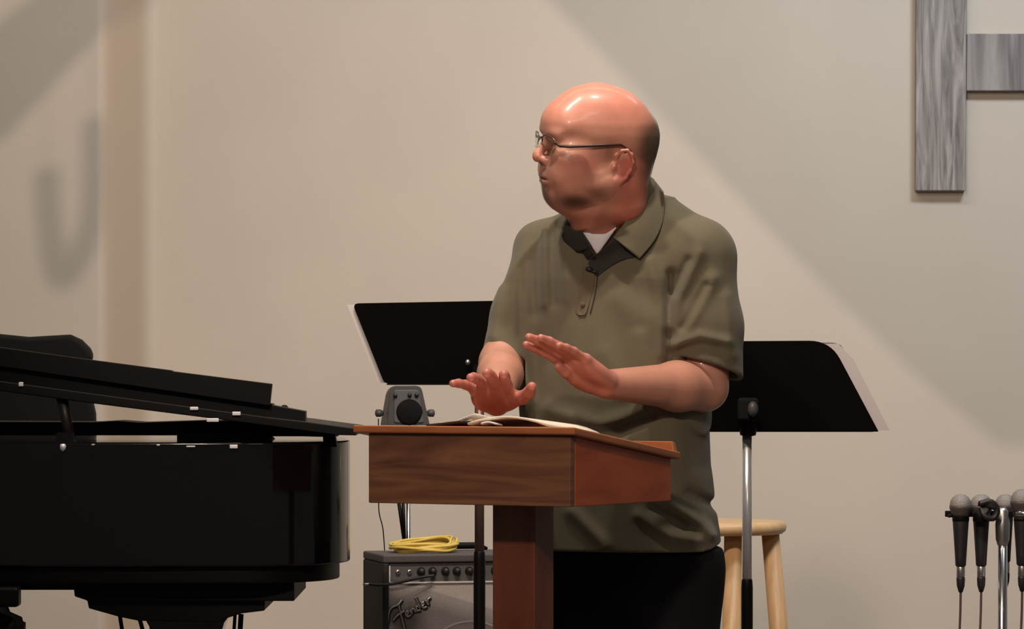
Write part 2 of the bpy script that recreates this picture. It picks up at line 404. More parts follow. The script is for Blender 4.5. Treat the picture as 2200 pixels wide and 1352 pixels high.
shm = desk_loft([(1400, 742), (1801, 739), (1833, 772), (1911, 925), (1874, 926), (1330, 922)], D_MR, .07, .006, .009)
props(obj('binder', shm, M_paperg), 'light grey binder sticking out past the right music stand', 'binder')
shm = desk_loft([(1560, 737), (1790, 736), (1806, 741), (1812, 750), (1560, 752)], D_MR, .07, .003, .018)
props(obj('sheet_music', shm, M_paper), 'white sheet music corner peeking over the grey binder', 'sheet music')

# ------------------------------------------------------------------ small stage monitor on its own stand
D_S = 9.35
mo = thing('stage_monitor', P(870, 914, D_S), 'small grey plastic stage monitor seen over the left end of the lectern', 'speaker')
fr = rounded([(838, 829), (905, 829), (924, 914), (832, 914)], [14, 12, 3, 3])
bk = rounded([(832, 829), (880, 829), (884, 914), (817, 914)], [22, 10, 3, 3])
obj('housing', MB().loft([P(x, y, D_S) for x, y in fr], [P(x, y, D_S+.12) for x, y in bk]), M_greyp, mo, bevel=.004)
gp = [P(x, y, D_S-.004) for x, y in rounded([(846, 838), (899, 838), (911, 909), (846, 909)], 6)]
obj('front_panel', MB().loft(gp, [p+Vector((0, .008, 0)) for p in gp]), mat('blue_grey_panel', (.085, .09, .10), .5), mo, bevel=.002)
obj('speaker_grille', MB().lathe([(.001, 0), (.022, .002), (.029, .0045), (.031, .010)], P(879, 886, D_S-.012), (0, 1, 0), seg=30), M_blackf, mo, smooth=True)
for k, x in enumerate((849, 880, 895)):
    obj('control_knob', MB().lathe([(.003, 0), (.005, .002), (.005, .008)], P(x, 849+(x < 860)*1, D_S-.012), (0, 1, 0), seg=12), M_micbody, mo, smooth=True)
for x in (814, 926):
    obj('yoke_knob', MB().lathe([(.004, -.009), (.009, -.006), (.009, .004), (.004, .012)], P(x, 888, D_S+.05), (1 if x < 850 else -1, 0, 0), seg=14), M_greyp, mo, smooth=True)
st = thing('monitor_stand', (P(870, 0, D_S).x, D_S+.06, 0), 'thin chrome pole stand carrying the grey stage monitor behind the amplifier', 'stand')
pz = P(870, 916, D_S).z
obj('pole', MB().tube([(P(876, 0, D_S).x, D_S+.06, .12), (P(876, 0, D_S).x, D_S+.06, pz)], .0055, 14), M_chrome, st, smooth=True)
obj('brace', MB().tube([P(857, 1080, D_S+.045), P(868, 1160, D_S+.055)], .0045, 10), M_blackm, st, smooth=True)
obj('brace', MB().tube([P(866, 1080, D_S+.04), P(869, 1160, D_S+.05)], .004, 10), M_blackm, st, smooth=True)
obj('mounting_plate', MB().box((P(872, 0, D_S).x, D_S+.06, pz-.004), (.05, .05, .008)), M_blackm, st)
for k in range(3):
    a = 2*math.pi*k/3+.2; cx, cy = P(876, 0, D_S).x, D_S+.06
    obj('leg', MB().tube([(cx, cy, .14), (cx+.24*math.cos(a), cy+.24*math.sin(a), .01)], .007, 10), M_blackm, st, smooth=True)
wc = chaikin([P(813, 1085, D_S-.02)+Vector((0, 0, .2)), P(813, 1085, D_S-.02), P(815, 1108, D_S-.02), P(822, 1130, D_S-.02), P(825, 1158, D_S-.02), P(829, 1240, D_S+.15), P(829, 1700, D_S+.2)], 2)
props(obj('power_cord', MB().tube(wc, .0013, 8), M_blackm, smooth=True), 'thin black cord hanging down behind the left corner of the amplifier', 'cord')

# ------------------------------------------------------------------ amplifier
AT = math.radians(14); D_A = 8.85
A0 = P(822, 1193, D_A)                      # near upper left corner of the front
amp = thing('guitar_amplifier', (A0.x, A0.y, A0.z-.40), 'black guitar amplifier with silver grille, half hidden by the lectern pedestal', 'amplifier', rotz=-AT+1e-9)
aw, ad, ah = .40, .21, .40
def rc(x0, x1, y0, y1, z0, z1): return MB().box(((x0+x1)/2, (y0+y1)/2, (z0+z1)/2), (x1-x0, y1-y0, z1-z0))
amp.rotation_euler = (0, 0, AT)             # the left side turns towards the audience
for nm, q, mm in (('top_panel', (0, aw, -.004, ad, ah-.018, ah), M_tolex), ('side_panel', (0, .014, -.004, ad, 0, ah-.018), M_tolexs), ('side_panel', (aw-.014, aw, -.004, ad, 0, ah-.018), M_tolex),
                  ('bottom_panel', (.014, aw-.014, -.004, ad, 0, .018), M_tolex), ('back_panel', (.014, aw-.014, ad-.012, ad, .018, ah-.018), M_tolex)):
    obj(nm, rc(*q), mm, amp, bevel=.004)
obj('control_panel', rc(.016, aw-.016, .004, .030, ah-.060, ah-.019), M_panel, amp)
obj('trim_strip', rc(.016, aw-.016, .000, .010, ah-.0635, ah-.0600), M_trim, amp, label='white trim strip')
obj('trim_strip', rc(.0145, .0175, .000, .010, ah-.060, ah-.024), M_trim, amp)
gr = obj('grille_cloth', rc(.015, aw-.015, .004, .014, .019, ah-.064), M_grille, amp)
obj('speaker_ring', MB().tube([(.20+.115*math.cos(a), .0055, .135+.115*math.sin(a)) for a in [2*math.pi*i/40 for i in range(40)]], .0035, 8, closed=True), mat('grille_ring', (.40, .37, .36), .8), amp, smooth=True)
for x in (.035, .061, .228, .30):
    obj('input_jack', MB().lathe([(.0028, 0), (.0055, 0), (.0055, .004), (.0025, .0045)], (x, .0035, ah-.038), (0, -1, 0), seg=16), M_steel, amp, smooth=True)
    obj('jack_hole', MB().lathe([(.001, .0), (.0024, .0055)], (x, .0035, ah-.038), (0, -1, 0), seg=12), M_micbody, amp)
for x in (.087, .113, .142, .168, .196, .255, .275):
    obj('knob', MB().lathe([(.009, 0), (.0095, .003), (.0065, .005), (.0058, .016), (.002, .017)], (x, .004, ah-.037), (0, -1, 0), seg=18), M_micbody, amp, smooth=True)
obj('handle', MB().tube([(.12, .186, ah), (.14, .186, ah+.010), (.26, .186, ah+.010), (.28, .186, ah)], [.007, .008, .008, .007], 10), M_blackm, amp, smooth=True)
# script logo: capital F, then small e n d e r, climbing to the right
def LG(pts, r=.0028):
    q = [Vector((u, v)) for u, v in pts]; q = chaikin(q, 2); an = math.radians(27); o0 = (.024, ah-.155)
    return MB().tube([(o0[0]+(p.x*math.cos(an)-p.y*math.sin(an)), -.0005, o0[1]+(p.x*math.sin(an)+p.y*math.cos(an))) for p in q], r, 8)
strokes = [[(.016, -.030), (.020, -.010), (.027, .020), (.030, .034)],
           [(-.008, .012), (.002, .030), (.014, .038), (.030, .035), (.042, .041)],
           [(.004, .010), (.016, .016), (.036, .017)],
           [(.034, .004), (.043, .009), (.041, .015), (.034, .010), (.036, .001), (.045, .002)],
           [(.047, .014), (.048, .001), (.050, .010), (.056, .015), (.058, .002)],
           [(.072, .032), (.070, .002), (.070, .012), (.063, .013), (.061, .003), (.069, .002)],
           [(.075, .006), (.083, .010), (.081, .016), (.075, .010), (.077, .001), (.085, .002)],
           [(.089, .015), (.090, .001), (.091, .010), (.096, .016), (.102, .015)]]
lg = MB(); sh = MB()
for s_ in strokes:
    t_ = LG(s_); lg.add(t_.v, t_.f); t2 = LG([(a+.0012, b_-.0022) for a, b_ in s_], .0042); sh.add([v+Vector((0, .0022, 0)) for v in t2.v], t2.f)
obj('logo', lg, M_steel, amp, smooth=True, label='chrome script logo')
obj('logo_backing', sh, M_micbody, amp, smooth=True)
ctr = Matrix.Rotation(AT, 3, 'Z')
def AW(x, y, z): return Vector((A0.x, A0.y, A0.z-.40))+ctr @ Vector((x, y, z))
bx = MB()
for sx in (0, 1):
    pass
lowc = thing('road_case', AW(.20, .10, 0)-Vector((0, 0, A0.z-.40)), 'black road case under the guitar amplifier', 'case', rotz=AT)
hb = A0.z-.40
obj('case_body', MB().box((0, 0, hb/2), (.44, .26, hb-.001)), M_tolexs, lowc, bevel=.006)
obj('case_edge', MB().box((0, 0, hb*.6), (.446, .266, .02)), M_steel, lowc)
# guitar cord plugged into the first jack
gc = chaikin([AW(.113, -.012, ah-.046), AW(.075, -.024, ah-.050), AW(.030, -.030, ah-.060), AW(-.008, -.02, ah-.066), AW(-.03, .0, ah-.064)], 2)
gcd = thing('instrument_cord', AW(.0, -.02, ah-.07), 'short black instrument cord running across the front of the amplifier', 'cord')
obj('cord', MB().tube(gc, .0034, 8), M_micbody, gcd, smooth=True)
obj('plug', MB().tube([gc[-1]+Vector((-.014, 0, .0)), gc[-1]], [.0022, .0034], 10), M_steel, gcd, smooth=True)
# yellow coil
rng = random.Random(4)
coil = []
for k in range(9):
    ph = rng.uniform(0, .4); ax_, ay_ = rng.uniform(.060, .078), rng.uniform(.045, .06); cx = .118+rng.uniform(-.005, .006); cy = .105
    for i in range(28):
        a = 2*math.pi*i/28
        zz = ah+.004+.0018*k+.016*max(0, math.cos(a-.5))*(.4+.06*k)+.002*math.sin(3*a+k)
        coil.append(AW(cx+ax_*math.cos(a+ph), cy+ay_*math.sin(a+ph), zz))
props(obj('coiled_cable', MB().tube(coil, .0034, 8), M_yellow, smooth=True), 'yellow coiled cable lying on top of the guitar amplifier', 'cable')

# ------------------------------------------------------------------ stool
D_T = 10.0
sc0 = P(1538, 1132, D_T); sz = P(0, 1119, D_T).z
stool = thing('bar_stool', (sc0.x, D_T, 0), 'light pine round bar stool by the wall behind the man', 'stool')
R_ = .176
obj('seat', MB().lathe([(.02, sz-.030), (R_-.012, sz-.032), (R_-.002, sz-.024), (R_, sz-.012), (R_-.006, sz-.002), (R_-.02, sz), (.05, sz-.003), (.001, sz-.004)], (sc0.x, D_T, 0), seg=48), M_pineseat, stool, smooth=True)
lp = []
for a in (12, 66, 192, 246):
    a = math.radians(a); top = Vector((sc0.x+.125*math.cos(a), D_T+.115*math.sin(a), sz-.03)); bot = Vector((sc0.x+.21*math.cos(a), D_T+.20*math.sin(a), 0)); lp.append((top, bot))
# the four legs; the pair in view is placed from the photograph
tops = [(1655, 9.96), (1575, 9.90), (1480, 9.90), (1430, 10.06)]; bots = [(1712, 9.92), (1565, 9.78), (1440, 9.80), (1385, 10.14)]
legs = []
for (a, da), (b_, db) in zip(tops, bots):
    t_ = P(a, 0, da); t_.z = sz-.031; q = P(b_, 0, db); q.z = 0; legs.append((t_, q))
    obj('leg', MB().tube([t_, t_.lerp(q, .5), q], [.022, .024, .018], 20), M_pine, stool, smooth=True)
for i, j in ((0, 1), (1, 2), (2, 3), (3, 0)):
    f_ = .62+.08*(i % 2)
    obj('rung', MB().tube([legs[i][0].lerp(legs[i][1], f_), legs[j][0].lerp(legs[j][1], f_)], .009, 12), M_pine, stool, smooth=True)

# ------------------------------------------------------------------ microphones on their holder
D_M = 9.0
hold = thing('microphone_rack', (P(2160, 0, D_M).x, D_M+.02, 0), 'chrome stand with a crossbar holding microphones at the right edge', 'stand')
cx = P(2156, 0, D_M).x; cy = D_M+.02
obj('pole', MB().tube([(cx, cy, .05), (cx, cy, P(0, 1165, D_M).z)], .0112, 20), M_chrome, hold, smooth=True)
obj('clutch', MB().lathe([(.0105, P(0, 1175, D_M).z), (.0155, P(0, 1160, D_M).z), (.0165, P(0, 1128, D_M).z), (.013, P(0, 1100, D_M).z), (.008, P(0, 1092, D_M).z)], (cx, cy, 0), seg=20), M_steel, hold, smooth=True)
obj('crossbar', MB().box((P(2150, 0, D_M).x+.09, cy+.024, P(0, 1106, D_M).z), (.42, .008, .014)), M_blackm, hold, bevel=.002)
obj('base', MB().lathe([(.14, 0), (.14, .012), (.03, .03), (.012, .06)], (cx, cy, 0), seg=36), M_blackm, hold, smooth=True)
def clip(px, D):
    c = P(px, 1110, D)
    obj('microphone_clip', MB().lathe([(.0175, -.012), (.019, -.010), (.019, .008), (.0175, .010)], c+Vector((0, 0, .0)), seg=20).tube([c+Vector((0, .015, 0)), c+Vector((0, .04, 0))], .006, 8), M_blackm, hold, smooth=True)
def mic(px, top, D, label, sc_=1., tilt=0.):
    """ball grille up, cable down"""
    c = P(px, top, D); z = c.z; L = .160*sc_
    t = thing('microphone', (c.x, D, z-L-.055), label, 'microphone', 'microphones hanging in the chrome rack')
    o = (c.x, D, z)
    prof = [(.001, 0), (.010, -.0015), (.018, -.007), (.023, -.015), (.0250, -.025), (.0248, -.027)]
    obj('grille', MB().lathe([(r*sc_, h*sc_) for r, h in prof], o, seg=26), M_micgrille, t, smooth=True)
    obj('collar', MB().lathe([(r*sc_, h*sc_) for r, h in [(.0248, -.0265), (.0255, -.028), (.0255, -.031), (.024, -.036), (.0205, -.044), (.0185, -.050)]], o, seg=26), mat('mic_collar', (.11, .09, .09), .5, metal=.5), t, smooth=True)
    obj('handle', MB().lathe([(r*sc_, h*sc_) for r, h in [(.0185, -.050), (.0188, -.052), (.0165, -.085), (.0130, -.140), (.0120, -.159), (.0100, -.162)]], o, seg=26), M_micbody, t, smooth=True)
    obj('connector', MB().lathe([(.0088, -L-.002), (.0095, -L-.004), (.0095, -L-.024), (.0080, -L-.026)], o, seg=20), M_steel, t, smooth=True)
    pb = obj('plug', MB().lathe([(.0092, -L-.026), (.0098, -L-.030), (.0088, -L-.046), (.0045, -L-.060)], o, seg=20), M_micbody, t, smooth=True)
    bt = Vector((c.x-.004-.003*sc_, D+.01, .01)); z0 = z-L-.058
    cp = chaikin([Vector((c.x, D, z0)), Vector((c.x-.001, D, z0-.06)), Vector((c.x-.006, D, z0-.16)), Vector((c.x-.01, D+.01, .2)), bt], 2)
    obj('cable', MB().tube(cp, .0027, 8), mat('mic_cable', (.09, .055, .05), .6), pb, smooth=True)
    return t
mic(2064, 1062, D_M, 'leftmost microphone in the chrome rack, its ball grille bare')
mic(2108, 1062, D_M+.035, 'second microphone from the left with a black clip clutching its head')
mic(2160, 1062, D_M+.10, 'microphone whose head rises just behind the chrome pole', .95)
mic(2196, 1051, D_M-.06, 'rightmost microphone with a chrome ring, cut by the frame', 1.05)
for px in (2064, 2108, 2196): clip(px, D_M if px < 2150 else D_M-.06)
cc = P(2122, 1096, D_M-.02)
bl = MB()
for k in range(5):
    bl.tube(chaikin([cc+Vector((-.018, .004*k-.008, .014)), cc+Vector((.006, -.010, .022-.003*k)), cc+Vector((.023, -.006, .002)), cc+Vector((.014, .004*k-.008, -.022)), cc+Vector((-.010, -.010, -.014)), cc+Vector((-.014+.004*k, 0, .004))], 2), .0068, 10)
obj('spring_clip', bl, M_micbody, hold, smooth=True, label='bulky black spring clip')
obj('clip_ring', MB().lathe([(.022, P(0, 1107, D_M).z), (.0262, P(0, 1106, D_M).z), (.0262, P(0, 1097, D_M).z), (.022, P(0, 1096, D_M).z)], (P(2196, 0, D_M).x+.0, D_M-.06, 0), seg=30), M_chrome, hold, smooth=True, label='bright chrome ring')
obj('thumb_lever', MB().tube([P(2064, 1108, D_M)+Vector((-.018, 0, 0)), P(2064, 1108, D_M)+Vector((-.028, 0, -.001))], .004, 8), M_blackm, hold, smooth=True)

# ------------------------------------------------------------------ grand piano
pn = thing('grand_piano', (P(395, 0, 7.9).x, 7.9, 0), 'glossy black grand piano with its lid propped open at left', 'piano')
def X(px, D): return (px-1100)/FPX*D
def Z(py, D): return CAMZ-(py-HOR)/FPX*D
yN = 7.5
# plan of the case: straight near side, round tail at the right
plan_ = [Vector((-1.95, yN)), Vector((X(430, yN), yN)), Vector((X(640, yN), yN+.02)), Vector((X(745, 7.72)+.012, yN+.16)), Vector((X(745, 7.8), yN+.36)), Vector((X(735, 8.0), 8.08)), Vector((X(600, 8.2), 8.30)), Vector((X(300, 8.4), 8.42)), Vector((-1.95, 8.42))]
pl = chaikin(plan_, 3)
zt, zb1, zb2 = Z(951, yN), Z(1213, 7.6), Z(1250, 7.6)
obj('case_rim', MB().xy([(p.x, p.y) for p in pl], zb1, zt), M_black, pn, bevel=.004)
def inset(pts, d):
    c = Vector((X(200, 7.95), 7.95)); out = []
    for p in pts:
        n = (p-c); out.append((p.x-(d if p.x > X(500, 8) else 0)*max(0, n.normalized().x), p.y-math.copysign(d, n.y)*abs(n.normalized().y)))
    return out
obj('lower_frame', MB().xy(inset(pl, .022), zb2, zb1), M_blackm, pn, bevel=.003)
obj('lower_frame', MB().xy([(x, y) for x, y in [(-1.9, 7.56), (X(165, 7.56), 7.56), (X(165, 7.56), 8.3), (-1.9, 8.3)]], Z(1268, 7.56), zb2), M_blackm, pn)
# leg block in tiers, then the leg
yc = 7.62
obj('leg_block', MB().xz([(X(a, yc), Z(c_, yc)) for a, c_ in [(160, 1245), (634, 1245), (634, 1290), (190, 1290), (188, 1288), (164, 1280)]], yc-.03, yc+.40), M_blackm, pn, bevel=.002)
obj('leg_block', MB().xz([(X(a, yc), Z(c_, yc)) for a, c_ in [(188, 1288), (570, 1288), (569, 1312), (520, 1318), (482, 1330), (470, 1337), (300, 1334), (260, 1326), (192, 1307)]], yc-.01, yc+.36), M_blackm, pn, bevel=.002)
lb = [(302, 1325), (488, 1328), (478, 1342), (470, 1370), (458, 1460), (450, 1700), (446, 1990), (345, 1990), (340, 1700), (330, 1460), (318, 1365), (316, 1350)]
obj('leg', MB().xz([(X(a, yc), max(.05, Z(c_, yc))) for a, c_ in lb], yc+.04, yc+.14), M_black, pn, bevel=.004)
obj('caster', MB().lathe([(.004, -.012), (.025, -.012), (.025, .012), (.004, .012)], (X(395, yc), yc+.09, .025), (1, 0, 0), seg=20), M_steel, pn, smooth=True)
for a, b_, r in ((257, 262, .004), (297, 306, .0042), (505, 503, .0035), (518, 516, .0052)):
    obj('brace_rod', MB().tube([P(a, 1320, yc+.2), P(b_, 1352, yc+.2), P(b_+(b_-a)*14, 1800, yc+.2)], r, 10), M_blackm, pn, smooth=True)
# keybed end and turned front leg at the picture's left edge
obj('keybed_end', MB().xy([(-1.95, 7.44), (X(42, 7.46), 7.44), (X(42, 7.46), 7.49), (-1.95, 7.49)], Z(1304, 7.46), Z(1262, 7.46)), M_blackm, pn, bevel=.006)
zc = Z(1320, 7.5); xl = X(-40, 7.5)
obj('front_leg', MB().lathe([(.045, Z(1303, 7.5)), (.050, zc+.002), (.072, zc-.008), (.074, zc-.016), (.079, zc-.018), (.079, zc-.045), (.05, zc-.055), (.045, .12), (.03, .05), (.03, .0)][::-1], (xl, 7.53, 0), seg=30), M_blackm, pn, smooth=True)
for xx in (-1.75,):
    obj('front_leg', MB().tube([(xx, 8.2, 0), (xx, 8.2, zb2)], [.03, .05], 16), M_blackm, pn, smooth=True)
# lid, its folded front flap and the rail under it
def band(pts, y0, y1, D=7.55): return MB().xz([(X(a, D), Z(c_, D)) for a, c_ in pts], y0, y1)
obj('lid', band([(-600, 737), (590, 898-.5), (655, 905), (722, 914), (768, 920), (768, 935), (722, 934), (590, 916), (430, 895), (200, 866), (-600, 758)], 7.50, 7.90), M_blackm, pn, bevel=.002)
obj('lid_rail', band([(-600, 690), (585, 868), (585, 871), (655, 884), (655, 906), (590, 899), (-600, 738)], 7.56, 7.62), M_blackm, pn, bevel=.002)
obj('lid_flap', band([(-600, 664), (195, 773), (370, 796), (372, 798), (585, 825), (580, 872), (-600, 700)], 7.54, 7.565), M_blackm, pn, bevel=.002)
obj('lid_knob', MB().lathe([(.003, 0), (.007, .002), (.007, .010), (.003, .013)], P(611, 885, 7.62), seg=14), M_blackm, pn, smooth=True)
obj('inner_rail', band([(-600, 904), (200, 908), (250, 905), (300, 909), (430, 905), (560, 907), (640, 921), (700, 932), (722, 940), (650, 938), (560, 938), (385, 936), (-600, 935)], 7.72, 7.90, 7.72), M_blackm, pn, bevel=.002)
obj('hinge_block', band([(383, 930), (560, 930), (590, 960), (383, 960)], 7.62, 7.86, 7.65), M_blackm, pn)
obj('lid_support', band([(690, 925), (716, 930), (722, 962), (692, 962)], 7.60, 7.64), M_blackm, pn, bevel=.002)
obj('prop_stick', MB().tube([P(132, 850, 7.53), P(142, 900, 7.53), P(152, 958, 7.53)], [.011, .010, .009], 10), mat('prop_stick_paint', (.018, .014, .013), .45), pn, smooth=True)
obj('prop_block', band([(126, 930), (160, 930), (166, 962), (126, 962)], 7.505, 7.56), M_blackm, pn)
glint = mat('lamp_glint', (.80, .80, .84), .45, metal=.35)  # bright metal bits stand in for lamp reflections on the lacquer
for (a, c_, w, h, yy) in ((417, 878, 18, 7, 7.493), (508, 889, 18, 8, 7.493), (502, 960, 17, 8, 7.497), (457, 903, 26, 8, 7.493), (45, 826, 10, 9, 7.493), (340, 957, 8, 4, 7.497), (200, 956, 8, 4, 7.497), (410, 960, 20, 4, 7.497)):
    small = c_ in (957, 956) or (a == 410)
    obj('glint_plate', MB().box(P(a, c_, yy), (w*yy/FPX, .004, h*yy/FPX)), M_steel if small else glint, pn, bevel=.001)
obj('glint_pin', MB().lathe([(.001, -.008), (.005, -.004), (.006, .002), (.004, .006)], P(135, 961, 7.493), seg=14), glint, pn, smooth=True)
ch = thing('high_back_chair', (X(20, 8.7), 8.7, 0), 'black high-backed chair rising behind the raised piano lid', 'chair')
bo = [(-250, 700), (-60, 712), (60, 724), (148, 719), (172, 730), (190, 748), (198, 765), (190, 782), (186, 840), (196, 862), (202, 890), (203, 960), (180, 1010), (-250, 1010)]
D_C = 8.7
obj('backrest', MB().loft([P(x, y, D_C) for x, y in bo], [P(x, y, D_C)+Vector((0, .06, 0)) for x, y in bo]), M_blackf, ch, bevel=.012)
obj('seat', MB().box((X(0, D_C)-.21, D_C-.20, .50), (.42, .42, .07)), M_blackf, ch, bevel=.02)
for sx in (-.34, .02):
    obj('back_post', MB().box((X(0, D_C)-.05+sx, D_C+.03, .70), (.03, .02, .5)), M_blackm, ch)
    for sy in (-.37, 0.03): obj('leg', MB().tube([(X(0, D_C)-.05+sx, D_C+sy, 0), (X(0, D_C)-.05+sx, D_C+sy, .48)], .014, 10), M_blackm, ch, smooth=True)

# ------------------------------------------------------------------ implicit surfaces (numpy) for the person
class Grid:
    def __init__(s, lo, hi, h):
        s.lo = np.array(lo, float); s.h = h; s.n = np.ceil((np.array(hi)-s.lo)/h).astype(int)+1
        s.d = np.full(s.n, 1.0, np.float32)
    def region(s, lo, hi):
        a = np.clip(np.floor((np.array(lo)-s.lo)/s.h).astype(int), 0, s.n-1); b = np.clip(np.ceil((np.array(hi)-s.lo)/s.h).astype(int)+1, 1, s.n)
        sl = tuple(slice(i, j) for i, j in zip(a, b))
        ax = [(s.lo[k]+s.h*np.arange(a[k], b[k])).astype(np.float32) for k in range(3)]
        return sl, ax[0][:, None, None], ax[1][None, :, None], ax[2][None, None, :]
    def put(s, fn, lo, hi, k=0., op='add', mg=.012):
        m = k+mg
        sl, X_, Y_, Z_ = s.region(np.array(lo)-m, np.array(hi)+m)
        if 0 in s.d[sl].shape: return
        b = np.asarray(fn(X_, Y_, Z_), np.float32); a = s.d[sl]
        if op == 'add':
            if k: hh = np.maximum(k-np.abs(a-b), 0)/k; s.d[sl] = np.minimum(a, b)-hh*hh*k*.25
            else: s.d[sl] = np.minimum(a, b)
        elif op == 'sub':
            b = -b
            if k: hh = np.maximum(k-np.abs(a-b), 0)/k; s.d[sl] = np.maximum(a, b)+hh*hh*k*.25
            else: s.d[sl] = np.maximum(a, b)
        elif op == 'off': s.d[sl] = a-b
    def cone(s, p, q, r1, r2, k=0., op='add'):
        p = np.array(p, float); q = np.array(q, float); r = max(r1, r2)
        e = q-p; L2 = max(float(e@e), 1e-12)
        def fn(X_, Y_, Z_):
            t = np.clip(((X_-p[0])*e[0]+(Y_-p[1])*e[1]+(Z_-p[2])*e[2])/L2, 0, 1)
            return np.sqrt((X_-p[0]-t*e[0])**2+(Y_-p[1]-t*e[1])**2+(Z_-p[2]-t*e[2])**2)-(r1+(r2-r1)*t)
        s.put(fn, np.minimum(p, q)-r, np.maximum(p, q)+r, k, op)
    def chain(s, pts, rs, k=0.):
        for i in range(len(pts)-1): s.cone(pts[i], pts[i+1], rs[i], rs[i+1], k if i == 0 else min(k, .004))
    def ell(s, c, r, R=None, k=0., op='add'):
        c = np.array(c, float); r = np.array(r, float); R = np.eye(3) if R is None else np.array(R, float)   # rows of R: local axes
        ext = np.sqrt(((R*r[:, None])**2).sum(0))
        def fn(X_, Y_, Z_):
            x = X_-c[0]; y = Y_-c[1]; z = Z_-c[2]; l = [R[i, 0]*x+R[i, 1]*y+R[i, 2]*z for i in range(3)]
            k0 = np.sqrt(sum((l[i]/r[i])**2 for i in range(3))); k1 = np.sqrt(sum((l[i]/r[i]**2)**2 for i in range(3)))
            return k0*(k0-1)/np.maximum(k1, 1e-6)
        s.put(fn, c-ext, c+ext, k, op)
    def mesh(s):
        d = s.d; S = d < 0; n = d.shape
        cnt = np.zeros((n[0]-1, n[1]-1, n[2]-1), np.uint8)
        for i in (0, 1):
            for j in (0, 1):
                for k in (0, 1): cnt += S[i:n[0]-1+i, j:n[1]-1+j, k:n[2]-1+k]
        act = np.argwhere((cnt > 0) & (cnt < 8)); m = np.array(cnt.shape)
        key = (act[:, 0]*m[1]+act[:, 1])*m[2]+act[:, 2]
        cor = [(i, j, k) for i in (0, 1) for j in (0, 1) for k in (0, 1)]
        val = np.stack([d[act[:, 0]+i, act[:, 1]+j, act[:, 2]+k] for i, j, k in cor], 1)
        acc = np.zeros((len(act), 3)); w = np.zeros(len(act))
        for a in range(8):
            for ax in range(3):
                if cor[a][ax] == 0:
                    c2 = list(cor[a]); c2[ax] = 1; b_ = cor.index(tuple(c2))
                    va, vb = val[:, a], val[:, b_]; x = (va < 0) != (vb < 0)
                    t = np.where(x, va/np.where(x, va-vb, 1), 0)
                    p = np.tile(np.array(cor[a], float), (len(act), 1)); p[:, ax] += t
                    acc += p*x[:, None]; w += x
        pos = s.lo+s.h*(act+acc/np.maximum(w, 1)[:, None])
        quads = []
        for ax in range(3):
            o = [k for k in range(3) if k != ax]; sl0 = [slice(None)]*3; sl1 = [slice(None)]*3; sl0[ax] = slice(0, -1); sl1[ax] = slice(1, None)
            for o_ in o: sl0[o_] = slice(1, -1); sl1[o_] = slice(1, -1)
            A = S[tuple(sl0)]; B = S[tuple(sl1)]
            e = np.argwhere(A != B)
            if not len(e): continue
            sg = A[e[:, 0], e[:, 1], e[:, 2]]
            for o_ in o: e[:, o_] += 1
            q = []
            for (du, dv) in ((0, 0), (1, 0), (1, 1), (0, 1)):
                c = e.copy(); c[:, o[0]] -= du; c[:, o[1]] -= dv; q.append(np.searchsorted(key, (c[:, 0]*m[1]+c[:, 1])*m[2]+c[:, 2]))
            q = np.stack(q, 1); flip = sg if ax != 1 else ~sg
            q[~flip] = q[~flip][:, ::-1]; quads.append(q)
        q = np.concatenate(quads)
        return pos, q
def smooth_mesh(pos, q, n=1, lam=.5):
    for _ in range(n):
        acc = np.zeros_like(pos); w = np.zeros(len(pos))
        for a in range(4):
            for b_ in (a-1, (a+1) % 4):
                for k in range(3): acc[:, k] += np.bincount(q[:, a], pos[q[:, b_], k], len(pos))
                w += np.bincount(q[:, a], minlength=len(pos))
        pos = pos*(1-lam)+lam*acc/np.maximum(w, 1)[:, None]
    return pos
def np_mesh(name, pos, q, m, parent, pigment=None):
    me = bpy.data.meshes.new(name); org = np.array(ORG[parent.name])
    me.vertices.add(len(pos)); me.vertices.foreach_set('co', (pos-org).astype(np.float32).ravel())
    me.loops.add(q.size); me.loops.foreach_set('vertex_index', q.astype(np.int32).ravel())
    me.polygons.add(len(q)); me.polygons.foreach_set('loop_start', np.arange(0, q.size, 4, dtype=np.int32))
    me.polygons.foreach_set('use_smooth', np.ones(len(q), bool))
    if pigment is not None:
        a = me.color_attributes.new('pigment', 'FLOAT_COLOR', 'POINT'); a.data.foreach_set('color', pigment.astype(np.float32).ravel())
    me.update(calc_edges=True); me.validate(); me.materials.append(m)
    o = bpy.data.objects.new(name, me); sc.collection.objects.link(o); o.parent = parent; ORG[o.name] = Vector(org)
    return o
def sstep(x, a, b_): t = np.clip((x-a)/(b_-a), 0, 1); return t*t*(3-2*t)
def gauss(p, c, r): return np.exp(-(((p-np.array(c))/np.array(r))**2).sum(-1))
A3 = lambda v: np.array(v, float)

man = thing('person', (P(1330, 0, 7.72).x, 7.72, 0), 'bald man with glasses in an olive short sleeved shirt speaking behind the lectern', 'person')
# body frame
PSI = math.radians(23)
BL = A3((math.cos(PSI), -math.sin(PSI), 0)); BF = A3((-math.sin(PSI), -math.cos(PSI), 0))
# head frame
PHI = math.radians(72)
HF = A3((-math.sin(PHI), -math.cos(PHI), 0)); HS = A3((math.cos(PHI), -math.sin(PHI), 0)); HU = A3((0, 0, 1))
HO = A3(P(1298, 355, 7.62))
RHO = math.radians(10)
HS, HU = HS*math.cos(RHO)-A3((0, 0, 1))*math.sin(RHO), A3((0, 0, 1))*math.cos(RHO)+HS*math.sin(RHO)
HR = np.stack([HF, HS, HU])
def hw(f, s, u): return HO+HF*f+HS*s+HU*u

